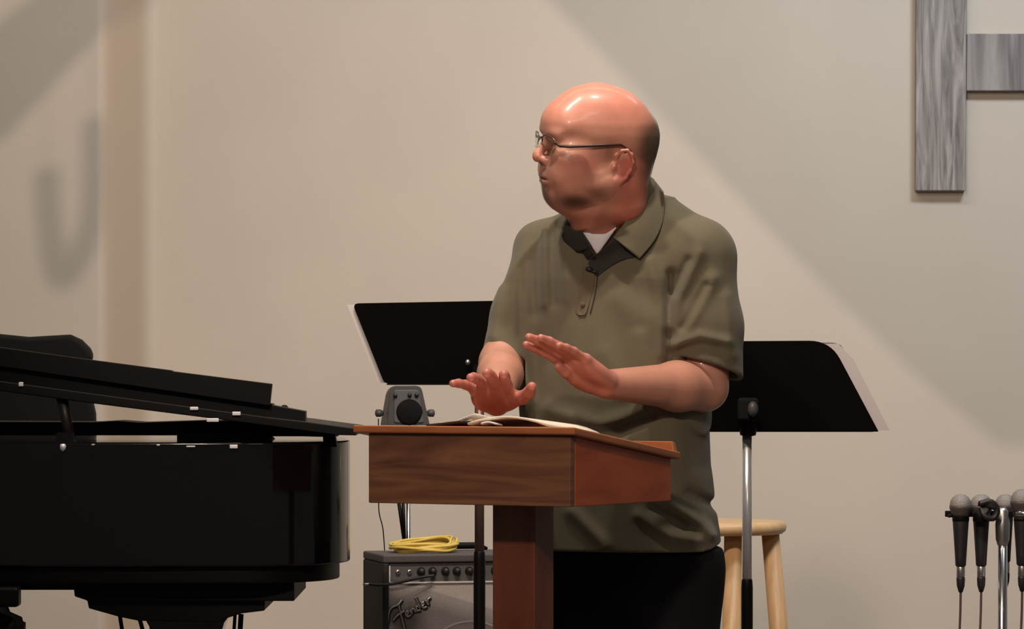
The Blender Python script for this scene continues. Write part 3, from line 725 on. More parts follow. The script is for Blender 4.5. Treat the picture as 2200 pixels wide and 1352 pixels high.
# ---- key joints
neckb = A3(P(1338, 492, 7.72)); neckt = hw(-.018, 0, -.03)
shL = A3(P(1512, 548, 7.63)); elL = A3(P(1512, 832, 7.62)); wrL = A3(P(1302, 826, 7.43))
shR = A3(P(1160, 540, 7.80)); elR = A3(P(1078, 780, 7.68)); wrR = A3(P(1067, 864, 7.42))

HT = np.array([  # u, front, back, half width, centre
 (-.115, .036, .030, .010, .033), (-.100, .044, .020, .022, .033), (-.086, .068, .000, .040, .033), (-.070, .092, -.022, .052, .028), (-.055, .103, -.045, .058, .020), (-.035, .1075, -.068, .063, .012), (-.015, .111, -.083, .066, .004),
 (.0, .110, -.089, .069, 0), (.022, .110, -.095, .072, -.004), (.045, .114, -.099, .0755, -.006), (.065, .118, -.099, .0775, -.006), (.085, .117, -.093, .076, -.004), (.106, .109, -.080, .070, 0), (.122, .099, -.067, .063, .004),
 (.135, .086, -.051, .053, .01), (.145, .071, -.034, .041, .016), (.151, .056, -.016, .029, .02), (.1555, .035, .008, .012, .022), (.157, .024, .020, .002, .022)])
def headloft(off=0.):
    uu = np.linspace(-.12, .16, 281); tab = np.stack([np.interp(uu, HT[:, 0], HT[:, k]) for k in range(1, 5)], 1)
    ker = np.exp(-np.linspace(-2, 2, 25)**2); ker /= ker.sum()
    tab = np.stack([np.convolve(np.pad(tab[:, k], 12, 'edge'), ker, 'valid') for k in range(4)], 1)
    def fn(X_, Y_, Z_):
        z = Z_-HO[2]; x = X_-HO[0]; y = Y_-HO[1]; u = x*HU[0]+y*HU[1]+z*HU[2]
        f = x*HF[0]+y*HF[1]+z*HF[2]; s_ = np.abs(x*HS[0]+y*HS[1]+z*HS[2])
        fr, bk, w, c = [np.interp(u, uu, tab[:, k]).astype(np.float32) for k in range(4)]
        fr = np.maximum(fr, c+.003); bk = np.minimum(bk, c-.003)
        g_ = f-c; A_ = np.where(g_ > 0, fr-c, c-bk)
        r = (np.abs(g_/A_)**2.25+(s_/w)**2.25)**(1/2.25)
        d = (r-1)*np.minimum(A_, w)*.9
        d = np.maximum(d, u-.1565); d = np.maximum(d, -.113-u)
        return d-off
    return fn
def hell(G, c, r, k=0., op='add', both=False, R=None):
    for sg in ((1, -1) if both else (1,)):
        RR = HR if R is None else (R if sg == 1 else R*np.array([[1, 1, 1]]*3))
        if R is not None:   # R given in head axes, mirrored for the far side
            M_ = R.copy(); M_[:, 1] *= sg; RR = M_ @ HR
        G.ell(hw(c[0], c[1]*sg, c[2]), r, RR, k, op)
def hcone(G, a, b_, r1, r2, k=0., both=False, op='add'):
    for sg in ((1, -1) if both else (1,)):
        G.cone(hw(a[0], a[1]*sg, a[2]), hw(b_[0], b_[1]*sg, b_[2]), r1, r2, k, op)
def rot2(deg, i, j):
    M_ = np.eye(3); c, s_ = math.cos(math.radians(deg)), math.sin(math.radians(deg)); M_[i, i] = c; M_[j, j] = c; M_[i, j] = s_; M_[j, i] = -s_; return M_

def hand(G, w, e, n, side, curl, spread, thumb, sc_=1.08):
    """w wrist, e along the fingers, n out of the palm, side towards the thumb"""
    e = e/np.linalg.norm(e); n = n-e*(n@e); n /= np.linalg.norm(n); t = np.cross(n, e); t = t if t@side > 0 else -t
    kn = []
    for (lat, dist, drop) in ((.027, .088, .0), (.0095, .092, -.002), (-.0085, .087, -.001), (-.0255, .078, .002)):
        b0 = w+sc_*(t*lat*.55+e*.012); k_ = w+sc_*(t*lat+e*dist-n*.004+n*drop); kn.append(k_)
        G.cone(b0, k_, .0155*sc_, .0115*sc_, .012)
    G.ell(w+sc_*(e*.045+n*.004), (.042*sc_, .034*sc_, .0125*sc_), np.stack([e, t, n]), .012)
    G.ell(w+sc_*(e*.032+t*.024+n*.008), (.030*sc_, .016*sc_, .014*sc_), np.stack([e*.95+t*.3, t*.95-e*.3, n]), .012)     # ball of the thumb
    G.ell(w+sc_*(e*.034-t*.022+n*.007), (.030*sc_, .012*sc_, .012*sc_), np.stack([e, t, n]), .012)
    Ls = [(.043, .026, .020), (.047, .030, .021), (.044, .028, .021), (.034, .021, .019)]; R0 = [.0092, .0095, .0090, .0080]
    for i in range(4):
        a = spread[i]; dirn = e*math.cos(a)+t*math.sin(a); p = kn[i]; pts = [p]; ang = 0
        for L, c in zip(Ls[i], curl[i]):
            ang += c; v = dirn*math.cos(ang)+n*math.sin(ang); p = p+v*L*sc_; pts.append(p)
        r = R0[i]*sc_; G.chain(pts, [r*1.08, r*.97, r*.9, r*.80], .006)
    p = w+sc_*(e*.022+t*.022+n*.004); pts = [p]
    for v, L in thumb:
        d = e*v[0]+t*v[1]+n*v[2]; d /= np.linalg.norm(d); p = p+d*L*sc_; pts.append(p)
    G.chain(pts, [.0135*sc_, .0115*sc_, .0100*sc_, .0078*sc_], .010)

# ---- body: head, neck, trunk, arms and hands in one surface
G = Grid(A3((P(960, 0, 7.3).x, 7.10, 1.0)), A3((P(1590, 0, 7.6).x, 7.95, 1.73)), .00235)
G.put(headloft(), HO-.17, HO+.17, 0)
hell(G, (.088, 0, .078), (.030, .052, .030), .03)                                    # forehead
hell(G, (.1085, .026, .062), (.010, .022, .008), .014, both=True)                    # brow
hell(G, (.120, .031, .040), (.012, .019, .012), .012, 'sub', both=True)              # eye sockets
hell(G, (.0985, .031, .041), (.0135, .0145, .0135), .004, both=True)                 # lids over the eyes
hell(G, (.1125, .032, .0405), (.006, .012, .0012), .002, 'sub', both=True)
hell(G, (.103, .034, .026), (.008, .017, .006), .010, both=True)                     # pouch under the eye
hcone(G, (.109, 0, .052), (.1335, 0, .020), .0065, .0088, .010)                      # bridge of the nose
hell(G, (.1335, 0, .0135), (.0098, .0112, .0098), None or .006)
hell(G, (.119, .0125, .0095), (.0125, .0075, .0085), .006, both=True)
hell(G, (.123, .0075, .001), (.006, .0035, .004), .003, 'sub', both=True)
hell(G, (.082, .046, .020), (.026, .022, .022), .030, both=True)                     # cheek bone
hell(G, (.078, .043, -.018), (.034, .024, .032), .030, both=True)                    # cheek
hell(G, (.098, 0, -.022), (.024, .030, .026), .022)                                  # mouth mound
hcone(G, (.104, .016, .006), (.095, .032, -.018), .004, .005, .012, both=True)       # fold beside the nose
hell(G, (.1185, 0, -.0195), (.0060, .021, .0048), .006)
hell(G, (.1165, 0, -.0335), (.0065, .019, .0055), .006)
hell(G, (.1235, 0, -.0265), (.0085, .027, .0013), .003, 'sub')
hell(G, (.1195, 0, -.0465), (.006, .018, .005), .010, 'sub')
hell(G, (.0915, 0, -.062), (.0165, .024, .019), .020)                                 # chin
hcone(G, (.010, .052, -.030), (.080, .024, -.060), .025, .020, .028, both=True)      # jaw
hell(G, (.035, 0, -.078), (.045, .038, .022), .03)                                  # flesh under the chin
# ears
ER = rot2(14, 0, 2) @ rot2(-24, 0, 1)
hell(G, (-.012, .0775, .010), (.0150, .0052, .030), .005, both=True, R=ER)
hell(G, (-.006, .0860, .009), (.0080, .0060, .0165), .004, 'sub', both=True, R=ER)
rim = [((x_+.008)*.78-.009, y_, z_+.004) for x_, y_, z_ in [(.006, .072, .010), (.006, .0775, .024), (-.002, .083, .034), (-.014, .087, .036), (-.025, .0885, .028), (-.030, .088, .012), (-.026, .085, -.004), (-.017, .081, -.018), (-.006, .077, -.027)]]
for a, b_ in zip(rim[:-1], rim[1:]): hcone(G, a, b_, .0030, .0030, .003, both=True)
hell(G, (-.002, .0765, -.021), (.0085, .0050, .0095), .004, both=True)
hell(G, (.007, .0755, .006), (.0045, .0045, .008), .004, both=True)
# neck and trunk
G.cone(neckt, neckb, .062, .064, .025)
G.cone(hw(.026, 0, -.070), A3(P(1290, 520, 7.69)), .040, .046, .03)
hcone(G, (-.032, .026, -.005), (-.036, .026, -.07), .038, .040, .02, both=True)
BT = np.array([  # py, centre px, half width, half depth
 (430, 1350, .085, .065), (480, 1338, .135, .085), (530, 1332, .163, .104), (600, 1325, .176, .122), (700, 1320, .180, .134), (800, 1320, .180, .146), (900, 1325, .181, .153), (1000, 1329, .180, .152), (1080, 1334, .183, .150), (1190, 1342, .195, .152), (1230, 1342, .195, .152)])
zk = CAMZ-(BT[::-1, 0]-HOR)/FPX*7.7; xk = (BT[::-1, 1]-1100)/FPX*7.7
def trunk(off=0., top=None):
    def fn(X_, Y_, Z_):
        cx_ = np.interp(Z_, zk, xk).astype(np.float32); a = np.interp(Z_, zk, BT[::-1, 2]).astype(np.float32); b_ = np.interp(Z_, zk, BT[::-1, 3]).astype(np.float32)
        dx = X_-cx_; dy = Y_-7.72
        l = dx*BL[0]+dy*BL[1]; f = dx*BF[0]+dy*BF[1]; b2 = np.where(f > 0, b_, b_*.85)
        r = (np.abs(l/a)**2.35+np.abs(f/b2)**2.35)**(1/2.35)
        d = (r-1)*np.minimum(a, b_)*.95
        return np.maximum(d, Z_-zk[-1])-off
    return fn
tlo = (xk.min()-.25, 7.5, 1.0); thi = (xk.max()+.25, 7.95, zk[-1])
G.put(trunk(-.024), tlo, thi, .012)
G.cone(shL, elL, .040, .043, .012); G.cone(A3(P(1515, 790, 7.62)), elL, .045, .046, .01)
m1 = elL*.72+wrL*.28
G.cone(elL, m1, .0465, .0445, .004); G.cone(m1, wrL, .0445, .0270, .02)
G.cone(shR, elR, .028, .040, .012)
m2 = elR*.7+wrR*.3
G.cone(elR, m2, .040, .040, .02); G.cone(m2, wrR, .040, .0265, .02)
# his left hand: edge on, palm down and out, fingers together rising to the left
eL = A3(P(1157, 727, 7.35))-wrL
eL = A3(P(1172, 737, 7.35))-wrL
hand(G, wrL, eL, A3((-.35, -.58, -.72)), A3((0, 1, -.5)), [(.04, .10, .08), (.02, .10, .08), (.02, .12, .10), (.06, .16, .12)], (.05, .01, -.03, -.09),
     [((.95, .00, .26), .036), ((1, -.16, .12), .028), ((1, -.16, .03), .022)], 1.0)
# his right hand: palm to the hall, fingers coming forward and up, spread
eR = A3((-.12, -.93, .26))
hand(G, wrR, eR, A3((0, -.45, -.9)), A3((1, 0, 0)), [(-.03, .15, .12), (.0, .12, .10), (.02, .12, .12), (-.02, .14, .12)], (.08, -.02, -.13, -.40),
     [((.62, .62, .10), .040), ((.85, .42, -.02), .032), ((.92, .28, -.10), .026)], 1.10)
pos, q = G.mesh(); pos = smooth_mesh(pos, q, 1, .4); del G
hp = (pos-HO) @ HR.T; f_, s_, u_ = hp.T; sa = np.abs(s_)
col = np.tile(A3((.57, .27, .19)), (len(pos), 1))
def tint(mask, c): global col; col = col*(1-mask[:, None])+np.array(c)*mask[:, None]
onhead = (u_ > -.14) & (np.abs(f_) < .2) & (sa < .15) & (pos[:, 2] > P(0, 520, 7.6).z)
ph = np.stack([f_, sa, u_], 1)
tint(onhead*sstep(u_, .05, .13)*.65, (.66, .235, .17))                                  # pinker scalp
tint(onhead*np.clip(gauss(ph, (.07, .055, .008), (.035, .05, .022))*.8, 0, 1), (.54, .18, .145))
tint(onhead*gauss(ph, (.135, 0, .012), (.014, .02, .014))*.6, (.66, .24, .16))
tint(onhead*sstep(-f_, -.015, .02)*sstep(-u_, -.045, -.01)*.75, (.46, .135, .09))             # red ear and neck
tint(onhead*gauss(ph, (-.012, .085, .004), (.022, .018, .036))*.7, (.50, .12, .09))
tint(onhead*sstep(-u_, .075, .10)*.6, (.42, .14, .09))
tint(onhead*gauss(ph, (.121, 0, -.026), (.012, .022, .009))*.75, (.36, .13, .12))       # lips
tint(onhead*gauss(ph, (.112, .032, .0405), (.006, .013, .0025))*.8, (.10, .05, .04))    # lash line
def handred(w, e, r=.16):
    d = pos-w; t = d @ (e/np.linalg.norm(e)); rad = np.linalg.norm(d-t[:, None]*(e/np.linalg.norm(e)), axis=1)
    return sstep(t, -.03, .035)*(rad < .11)*(t < .3)*(pos[:, 1] < 7.5)
tint(handred(wrR, eR)*.85, (.52, .155, .125)); tint(handred(wrL, eL)*.80, (.54, .19, .145))
body = np_mesh('body', pos, q, M_skin, man, np.concatenate([col, np.ones((len(pos), 1))], 1))

# ---- hair, beard, brows: short growth as thin shells with soft borders
GH = Grid(HO-A3((.16, .16, .14)), HO+A3((.16, .16, .17)), .0028)
GH.put(headloft(.0028), HO-.17, HO+.17, 0)
GH.cone(neckt, neckb, .063, .065, .025); hcone(GH, (-.032, .026, -.005), (-.036, .026, -.07), .039, .041, .02, both=True)
hp_, hq = GH.mesh(); h = (hp_-HO) @ HR.T; keep = sstep(-h[:, 0], .022, .082)*sstep(.110-h[:, 2], 0, .055)*sstep(h[:, 2], -.05, .045)
keep = np.maximum(keep, gauss(np.stack([h[:, 0], np.abs(h[:, 1]), h[:, 2]], 1), (.018, .076, .035), (.012, .02, .02))*.25)
hc = np.concatenate([np.tile(A3((.125, .080, .050)), (len(h), 1)), np.clip(keep*1.15, 0, .96)[:, None]], 1)
fm = (keep[hq] > .02).any(1)
def compact(p, q_, c):
    ids = np.unique(q_); mp = np.zeros(len(p), int); mp[ids] = np.arange(len(ids)); return p[ids], mp[q_], c[ids]
a_, b_, c_ = compact(hp_, hq[fm], hc)
np_mesh('hair', a_, b_, M_hair, man, c_)
GB = Grid(HO+A3((-.19, -.13, -.14)), HO+A3((.08, .08, .06)), .0028)
GB.put(headloft(.001), HO-.17, HO+.17, 0)
for a, r, k, bo_ in (((.098, 0, -.022), (.0245, .031, .027), .022, False), ((.0915, 0, -.062), (.0175, .025, .020), .020, False), ((.078, .043, -.018), (.035, .025, .033), .030, True), ((.035, 0, -.078), (.046, .039, .023), .03, False), ((.1185, 0, -.0195), (.0058, .021, .0048), .006, False), ((.1165, 0, -.0335), (.0063, .019, .0055), .006, False)):
    hell(GB, a, r, k, both=bo_)
hcone(GB, (.010, .052, -.030), (.080, .024, -.060), .026, .021, .028, both=True)
bp_, bq = GB.mesh(); h = (bp_-HO) @ HR.T; hh = np.stack([h[:, 0], np.abs(h[:, 1]), h[:, 2]], 1)
k1 = gauss(hh, (.070, .036, -.062), (.034, .040, .015))*1.1
k2 = gauss(hh, (.108, .0, -.062), (.028, .030, .024))*.55
k3 = gauss(hh, (.112, .018, -.012), (.018, .022, .010))*.35
k4 = gauss(hh, (.035, .06, -.045), (.03, .04, .018))*.45
keep = np.clip(np.maximum.reduce([k1, k2, k3, k4]), 0, .9)*(1-gauss(hh, (.121, 0, -.028), (.012, .020, .008))*.9)
dk = sstep(h[:, 0], .115, .085)[:, None] if False else sstep(-h[:, 0], -.112, -.085)[:, None]
hc = np.concatenate([A3((.20, .13, .11))*(1-dk)+A3((.060, .028, .020))*dk, keep[:, None]], 1)
fm = (keep[bq] > .02).any(1); a_, b_, c_ = compact(bp_, bq[fm], hc); np_mesh('beard', a_, b_, M_hair, man, c_)
for sg in (1, -1):
    br = [hw(.119, sg*.010, .060), hw(.1195, sg*.022, .064), hw(.114, sg*.036, .063), hw(.104, sg*.048, .057)]
    obj('eyebrow', MB().tube([Vector(p) for p in br], [.0016, .0026, .0024, .0010], 8), mat('eyebrow_hair', (.20, .10, .07), .9), man, smooth=True)
for sg in (1, -1):
    ey = obj('eye', MB().lathe([(.0115*math.sin(a), .0115*math.cos(a)) for a in np.linspace(.02, 3.12, 14)], Vector(hw(.0995, sg*.031, .0405)), Vector(HF), seg=20), M_eye, man, smooth=True)

# ---- glasses
gl = props(bpy.data.objects.new('eyeglasses', None)); sc.collection.objects.link(gl); gl.parent = man; ORG[gl.name] = ORG[man.name]
def lens_outline(sg):
    return [Vector(hw(.1295-.010*((sx+1)/2)**2, sg*(.010+.024*(sx+1)), .043+.0150*sz_*(1-.12*sx))) for sx, sz_ in [(math.copysign(abs(math.cos(a))**.7, math.cos(a)), math.copysign(abs(math.sin(a))**.7, math.sin(a))) for a in [2*math.pi*i/28 for i in range(28)]]]
for sg in (1, -1):
    lo_ = lens_outline(sg)
    obj('lens', MB().loft(lo_, [p+Vector(HF)*.0012 for p in lo_]), M_lens, gl)
    top_ = [lo_[i] for i in range(0, 15)]
    obj('frame', MB().tube(top_, .0013, 8), M_framem, gl, smooth=True)
    hin = Vector(hw(.112, sg*.063, .0425))
    obj('temple', MB().tube([lo_[1], hin, Vector(hw(.095, sg*.0745, .0430)), Vector(hw(.03, sg*.081, .0475)), Vector(hw(-.002, sg*.0815, .0490)), Vector(hw(-.022, sg*.081, .038)), Vector(hw(-.030, sg*.077, .018))], [.0020, .0030, .0030, .0024, .0024, .0018, .0014], 10), M_frame, gl, smooth=True)
obj('bridge', MB().tube([Vector(hw(.1290, -.011, .047)), Vector(hw(.1325, 0, .050)), Vector(hw(.1290, .011, .047))], .0013, 8), M_framem, gl, smooth=True)

# ---- shirt
def seg2(X_, Z_, a, b_):
    e0, e1 = b_[0]-a[0], b_[1]-a[1]; L2 = e0*e0+e1*e1
    t = np.clip(((X_-a[0])*e0+(Z_-a[1])*e1)/L2, 0, 1); return np.sqrt((X_-a[0]-t*e0)**2+(Z_-a[1]-t*e1)**2)
def fold(G, pts, w, amp, D=7.6, ymax=7.74):
    pp_ = [(P(x, y, D).x, P(x, y, D).z) for x, y in pts]
    def fn(X_, Y_, Z_):
        d = None
        for a, b_ in zip(pp_[:-1], pp_[1:]):
            x = seg2(X_, Z_, a, b_); d = x if d is None else np.minimum(d, x)
        return amp*np.exp(-(d/w)**2)*(Y_ < ymax)
    xs = [p[0] for p in pp_]; zs = [p[1] for p in pp_]
    G.put(fn, (min(xs)-2.2*w, 7.3, min(zs)-2.2*w), (max(xs)+2.2*w, 8.0, max(zs)+2.2*w), 0, 'off', mg=0.)
S_ = Grid(A3((P(1000, 0, 7.6).x, 7.42, P(0, 1215, 7.7).z)), A3((P(1625, 0, 7.6).x, 7.98, P(0, 372, 7.7).z)), .0031)
S_.put(trunk(.0), (xk.min()-.25, 7.4, .8), thi, 0)
S_.cone(P(1372, 462, 7.73), P(1495, 545, 7.65), .052, .066, .03)
S_.cone(P(1250, 495, 7.76), P(1165, 532, 7.81), .045, .050, .03)
slL = A3(P(1516, 850, 7.625)); slR = A3(P(1080, 850, 7.66))
G_sl = A3(P(1505, 560, 7.64))
S_.cone(G_sl, A3(P(1517, 700, 7.63)), .066, .067, .035)
S_.cone(A3(P(1517, 700, 7.63)), slL, .067, .071, .02)
S_.cone(A3(P(1163, 540, 7.80)), A3(P(1116, 680, 7.735)), .050, .052, .03)
S_.cone(A3(P(1116, 680, 7.735)), slR, .052, .060, .02)
# armpit creases and drape
F = lambda pts, w, a, **kw: fold(S_, pts, w, a, **kw)
F([(1441, 590), (1436, 700), (1432, 790)], 0.009, -.010); F([(1120, 530), (1118, 640), (1119, 720)], .008, -.006)
F([(1500, 545), (1455, 640), (1440, 700)], .013, .009); F([(1530, 600), (1480, 690), (1450, 740)], .014, .008)
F([(1478, 560), (1446, 630)], .008, -.008); F([(1515, 615), (1466, 705)], .008, -.008)
F([(1450, 742), (1500, 722), (1560, 735)], .010, .009); F([(1440, 757), (1500, 740), (1545, 746)], .006, -.004)
F([(1560, 640), (1570, 760)], .014, .006)
F([(1142, 500), (1146, 590), (1150, 670)], .014, -.008); F([(1192, 480), (1190, 560), (1194, 650)], .013, -.009); F([(1168, 480), (1170, 650)], .012, .007); F([(1216, 540), (1212, 640)], .014, .004)
F([(1215, 560), (1222, 660), (1230, 760)], .022, .004)
F([(1330, 640), (1380, 690), (1395, 800)], .026, .007); F([(1300, 600), (1420, 640)], .03, -.004)
F([(1180, 880), (1290, 915), (1380, 880), (1400, 860)], .016, .007); F([(1400, 895), (1330, 925), (1250, 935)], .010, -.009)
F([(1300, 760), (1340, 850)], .02, .004); F([(1420, 820), (1480, 900), (1500, 1000)], .02, -.005)
F([(1370, 1105), (1440, 1150), (1500, 1160)], .011, .008); F([(1440, 1080), (1500, 1120), (1530, 1150)], .012, .009); F([(1400, 1090), (1470, 1130)], .008, -.008)
F([(1230, 1100), (1300, 1170)], .014, .006); F([(1480, 1060), (1540, 1090)], .010, -.008)
F([(1450, 470), (1500, 520)], .014, .005); F([(1395, 560), (1420, 660), (1425, 760)], .012, .006); F([(1350, 600), (1372, 700)], .012, -.005); F([(1410, 480), (1380, 540)], .010, -.004)
F([(1075, 620), (1060, 720)], .012, .006, ymax=8.0)
rg = np.random.RandomState(3)
def crumple(X_, Y_, Z_):
    o = 0
    for _ in range(9):
        kx, ky, kz, p = rg.uniform(-30, 30), rg.uniform(-20, 20), rg.uniform(-26, 26), rg.uniform(0, 6.28); o = o+np.sin(kx*X_+ky*Y_+kz*Z_+p)
    return o*.00055
S_.put(crumple, (-2, 7.3, .8), (2, 8.1, 1.6), 0, 'off', mg=0.)
# sleeve mouths: trim on slanted planes and hollow them
def halfspace(c, nrm, rad):
    c = A3(c); nrm = A3(nrm)/np.linalg.norm(nrm)
    def fn(X_, Y_, Z_):
        pl_ = -((X_-c[0])*nrm[0]+(Y_-c[1])*nrm[1]+(Z_-c[2])*nrm[2])
        sp_ = np.sqrt((X_-c[0])**2+(Y_-c[1])**2+(Z_-c[2])**2)-rad
        return np.maximum(pl_, sp_)
    return fn, c, rad
nL = A3((-.28, -.16, -.93)); nL /= np.linalg.norm(nL); cL = A3(P(1508, 788, 7.62))
nR = A3((-.42, -.40, -.80)); nR /= np.linalg.norm(nR); cR = A3(P(1082, 768, 7.68))
def sub_half(c, nrm, rad, xlim):
    c = A3(c)
    def fn(X_, Y_, Z_):
        pl_ = -((X_-c[0])*nrm[0]+(Y_-c[1])*nrm[1]+(Z_-c[2])*nrm[2])
        return np.maximum(np.maximum(pl_, np.sqrt((X_-c[0])**2+(Y_-c[1])**2+(Z_-c[2])**2)-rad), xlim(X_, Y_, Z_))
    S_.put(fn, c-rad, c+rad, .002, 'sub')
# keep the trunk: the cut only bites outside the trunk surface
tr = trunk(.004)
sub_half(cL, nL, .15, lambda X_, Y_, Z_: np.maximum(-tr(X_, Y_, Z_), P(1428, 0, 7.6).x-X_)); sub_half(cR, nR, .13, lambda X_, Y_, Z_: np.maximum(-tr(X_, Y_, Z_), X_-P(1128, 0, 7.7).x))
ctrL = A3(P(1517, 700, 7.63)); axL = (slL-ctrL)/np.linalg.norm(slL-ctrL)
ctrR = A3(P(1116, 680, 7.735)); axR = (slR-ctrR)/np.linalg.norm(slR-ctrR)
def hollow(c, ctr_0, ax, l0, l1, r0, r1):
    c = ctr_0+ax*float((c-ctr_0)@ax); p = c+ax*l0; e = ax*(l1-l0); L2 = float(e@e)
    def fn(X_, Y_, Z_):
        t = np.clip(((X_-p[0])*e[0]+(Y_-p[1])*e[1]+(Z_-p[2])*e[2])/L2, 0, 1)
        d = np.sqrt((X_-p[0]-t*e[0])**2+(Y_-p[1]-t*e[1])**2+(Z_-p[2]-t*e[2])**2)-(r0+(r1-r0)*t)
        return np.maximum(d, -tr(X_, Y_, Z_))
    S_.put(fn, np.minimum(p, p+e)-r1, np.maximum(p, p+e)+r1, .003, 'sub')
hollow(cL, ctrL, axL, -.05, .06, .058, .063); hollow(cR, ctrR, axR, -.012, .05, .043, .048)
# neck hole and open placket
S_.cone(A3(P(1330, 440, 7.70)), A3(P(1318, 510, 7.68)), .074, .066, .006, 'sub')
S_.cone(A3(P(1292, 490, 7.62)), A3(P(1284, 528, 7.60)), .040, .022, .006, 'sub')
S_.cone(A3(P(1284, 528, 7.60)), A3(P(1280, 556, 7.59)), .022, .005, .004, 'sub')
# hem
def hem(X_, Y_, Z_):
    lim = P(0, 1186, 7.6).z+.02*np.maximum(0, (X_-P(1500, 0, 7.7).x)/.05)**2*1.0
    return Z_-lim
S_.put(hem, (-2, 7.3, .75), (2, 8.1, .90), 0, 'sub')
S_.put(lambda X_, Y_, Z_: np.maximum(trunk(-.010)(X_, Y_, Z_), Z_-P(0, 1150, 7.7).z), (-2, 7.3, .75), (2, 8.1, P(0, 1150, 7.7).z), 0, 'sub')
pos, q = S_.mesh(); pos = smooth_mesh(pos, q, 2, .5)
# surface lookup used to lay collar, placket and buttons on the chest
front = {}
def surf(px, py, lift=0.):
    """the shirt surface where the line of sight through px, py meets it"""
    for D in np.arange(7.42, 7.9, .0015):
        p = P(px, py, D); i = ((A3(p)-S_.lo)/S_.h).round().astype(int)
        if (i >= 0).all() and (i < S_.n).all() and S_.d[tuple(i)] < 0: return P(px, py, D-lift)
    return P(px, py, 7.62-lift)
shirt = np_mesh('shirt', pos, q, M_olive, man)
# undershirt showing in the open neck
UG = Grid(A3(P(1225, 560, 7.8)), A3((P(1360, 0, 7.6).x, 7.80, P(0, 470, 7.7).z)), .0028); UG.lo[1] = 7.52; UG.n = np.ceil((A3((P(1360, 0, 7.6).x, 7.80, P(0, 470, 7.7).z))-UG.lo)/UG.h).astype(int)+1; UG.d = np.full(UG.n, 1., np.float32)
UG.put(trunk(-.010), (-2, 7.4, 1.3), (2, 7.9, zk[-1]), 0)
UG.cone(A3(P(1290, 500, 7.67)), A3(P(1284, 560, 7.665)), .060, .055, .01)
zc_ = P(0, 503, 7.62).z
UG.put(lambda X_, Y_, Z_: zc_+1.4*np.maximum(0, np.abs(X_-P(1286, 0, 7.6).x)-.012)**1.2-Z_, (-2, 7.4, 1.3), (2, 7.9, 1.6), 0, 'sub')
zt_ = P(0, 548, 7.6).z; xv = P(1284, 0, 7.6).x; zz_ = P(0, 500, 7.6).z
UG.put(lambda X_, Y_, Z_: .030*(Z_-zt_)/(zz_-zt_)-np.abs(X_-xv)+Y_*0, (-2, 7.4, 1.3), (2, 7.9, 1.6), 0, 'sub')
up, uq = UG.mesh()
if len(up): np_mesh('undershirt', smooth_mesh(up, uq, 1), uq, M_white, man)
# collar leaves
def refine(rows, n=2):
    rows = [chaikin([Vector(p) for p in r], n) for r in rows]
    cols = [chaikin([r[j] for r in rows], n) for j in range(len(rows[0]))]
    return [[c[i] for c in cols] for i in range(len(cols[0]))]
def patch(rows, m, name, parent, solid=.0028, sub=0, label=None):
    rows = refine(rows)
    return obj(name, MB().grid([[Vector(p) for p in r] for r in rows]), m, parent, solid=solid, sub=sub, smooth=True, label=label)
def row(pts): return [P(x, y, D) for x, y, D in pts]
def S3(x, y, l): return tuple((x, y, surf(x, y).y-l))
inner = row([(1394, 380, 7.70), (1378, 425, 7.632), (1350, 470, 7.600), (1318, 511, 7.586)])
midr = row([(1406, 386, 7.71), (1400, 432, 7.626), (1376, 490, 7.585), (1342, 530, 7.570)])
outr = [P(*S3(1424, 412, .004)), P(*S3(1430, 455, .006)), P(*S3(1412, 512, .008)), P(*S3(1374, 556, .013))]
patch([inner, midr, outr], M_olive, 'collar', shirt)
patch([row([(1396, 384, 7.718), (1380, 428, 7.652), (1350, 473, 7.613), (1314, 512, 7.594)]), row([(1392, 410, 7.71), (1374, 450, 7.65), (1346, 490, 7.612), (1310, 530, 7.592)])], M_olived, 'collar_band', shirt)
inl = row([(1246, 455, 7.70), (1236, 478, 7.655), (1252, 500, 7.61), (1272, 532, 7.588)])
oul = [P(1222, 462, 7.70), P(1212, 492, 7.635), P(*S3(1205, 512, .012)), P(*S3(1240, 541, .008))]
patch([inl, oul], M_olived, 'collar', shirt, label='curled dark collar point')
patch([row([(1236, 478, 7.65), (1252, 500, 7.607), (1276, 546, 7.583)]), [P(*S3(1226, 486, .004)), P(*S3(1238, 520, .006)), P(*S3(1262, 556, .006))]], M_olived, 'facing', shirt)
fc = [[P(1318, 513, 7.583), P(*S3(1345, 530, .005)), P(*S3(1368, 552, .004))], [P(1296, 535, 7.583), P(*S3(1315, 548, .005)), P(*S3(1335, 558, .004))], [P(*S3(1270, 556, .006)), P(*S3(1290, 575, .005)), P(*S3(1300, 580, .004))], [P(*S3(1264, 566, .004)), P(*S3(1276, 590, .004)), P(*S3(1284, 594, .004))]]
patch(fc, M_olived, 'facing', shirt, label='dark open placket facing')
pk = [[P(*S3(x0+(x1-x0)*k/4, y, .0028)) for k in range(5)] for y, x0, x1 in ((572, 1253, 1276), (600, 1248, 1278), (630, 1243, 1272), (655, 1238, 1265), (672, 1236, 1260), (678, 1242, 1256))]
patch(pk, M_placket, 'placket', shirt, solid=.0016)
for (x, y) in ((1252, 655),):
    obj('button', MB().lathe([(.001, 0), (.0045, 0), (.0048, .0008), (.0035, .0015)], P(*S3(x, y, .0048)), (0, -1, 0), seg=16), M_placket, shirt, smooth=True)
lm = thing('lapel_microphone', P(1270, 580, 7.56), 'small black lapel microphone clipped at the open shirt neck', 'microphone')
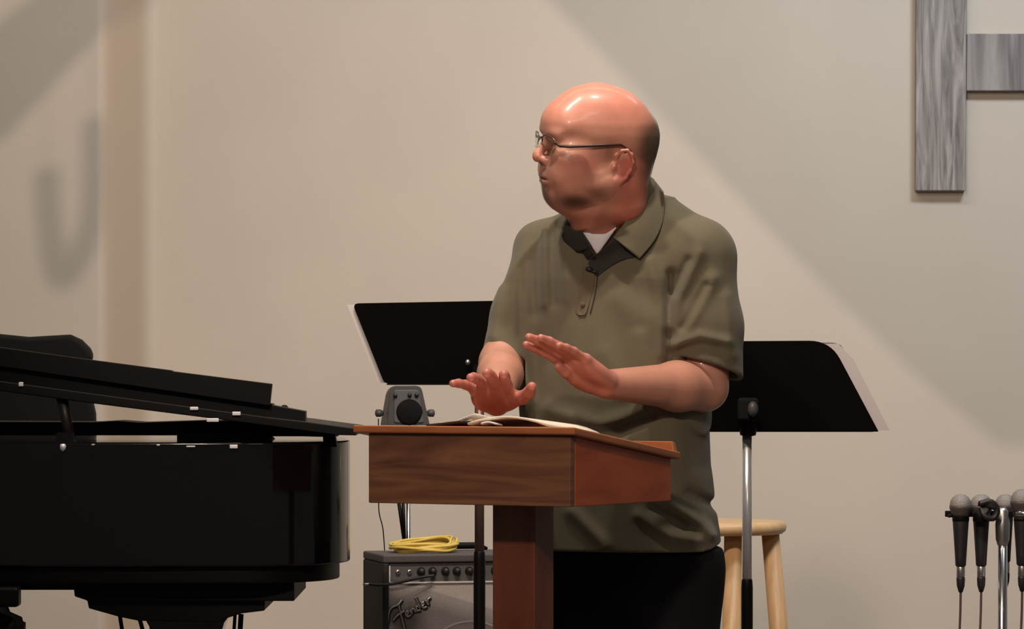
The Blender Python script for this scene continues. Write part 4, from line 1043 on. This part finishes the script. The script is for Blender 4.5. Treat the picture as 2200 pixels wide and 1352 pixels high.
p0 = P(*S3(1262, 578, .010)); p1 = P(*S3(1284, 586, .008))
obj('capsule', MB().tube([p0+Vector((-.003, 0, .001)), p0, p0+Vector((.006, -.001, -.001)), p0+Vector((.009, 0, -.002))], [.0022, .0042, .0046, .003], 12), M_micbody, lm, smooth=True)
obj('clip', MB().tube([p0+Vector((.002, 0, -.002)), p1], [.0032, .0024], 10), M_micbody, lm, smooth=True)
cb = [p1, P(*S3(1283, 598, .004)), P(*S3(1280, 625, .004)), P(*S3(1274, 650, .003)), P(*S3(1268, 674, .001))]
obj('cable', MB().tube(chaikin(cb, 1), .0009, 6), M_micbody, lm, smooth=True)

# ---- trousers and shoes
tro = MB(); zw = P(0, 1160, 7.7).z
TGr = Grid(A3((P(1340, 0, 7.7).x-.26, 7.45, .05)), A3((P(1340, 0, 7.7).x+.26, 8.0, zw)), .006)
hx = P(1356, 0, 7.72).x; ctr_ = A3((hx, 7.72, 0))
pel = ctr_+A3((0, 0, .80))
TGr.ell(pel, (.168, .135, .20), np.stack([BL, BF, A3((0, 0, 1))]), .0)
for sg in (1, -1):
    hip = pel+BL*sg*.078+A3((0, 0, -.02)); kne = ctr_+BL*sg*.105+BF*.03+A3((0, 0, .47)); ank = ctr_+BL*sg*.12+A3((0, 0, .09))
    TGr.cone(hip, kne, .100, .076, .05); TGr.cone(kne, ank, .078, .062, .03)
TGr.put(lambda X_, Y_, Z_: zw-.012-Z_, (-2, 7.4, zw-.05), (2, 8, zw+.02), 0, 'sub')
pos, q = TGr.mesh(); np_mesh('trousers', smooth_mesh(pos, q, 2), q, M_trouser, man)
for sg in (1, -1):
    a = Vector(ctr_+BL*sg*.12+A3((0, 0, .045))); fw = Vector(BF)
    obj('shoe', MB().tube([a-fw*.07, a-fw*.04, a+fw*.05+Vector((0, 0, -.004)), a+fw*.12+Vector((0, 0, -.012)), a+fw*.18+Vector((0, 0, -.018)), a+fw*.20+Vector((0, 0, -.02))], [.02, .042, .044, .036, .024, .008], 18), M_micbody, man, smooth=True)
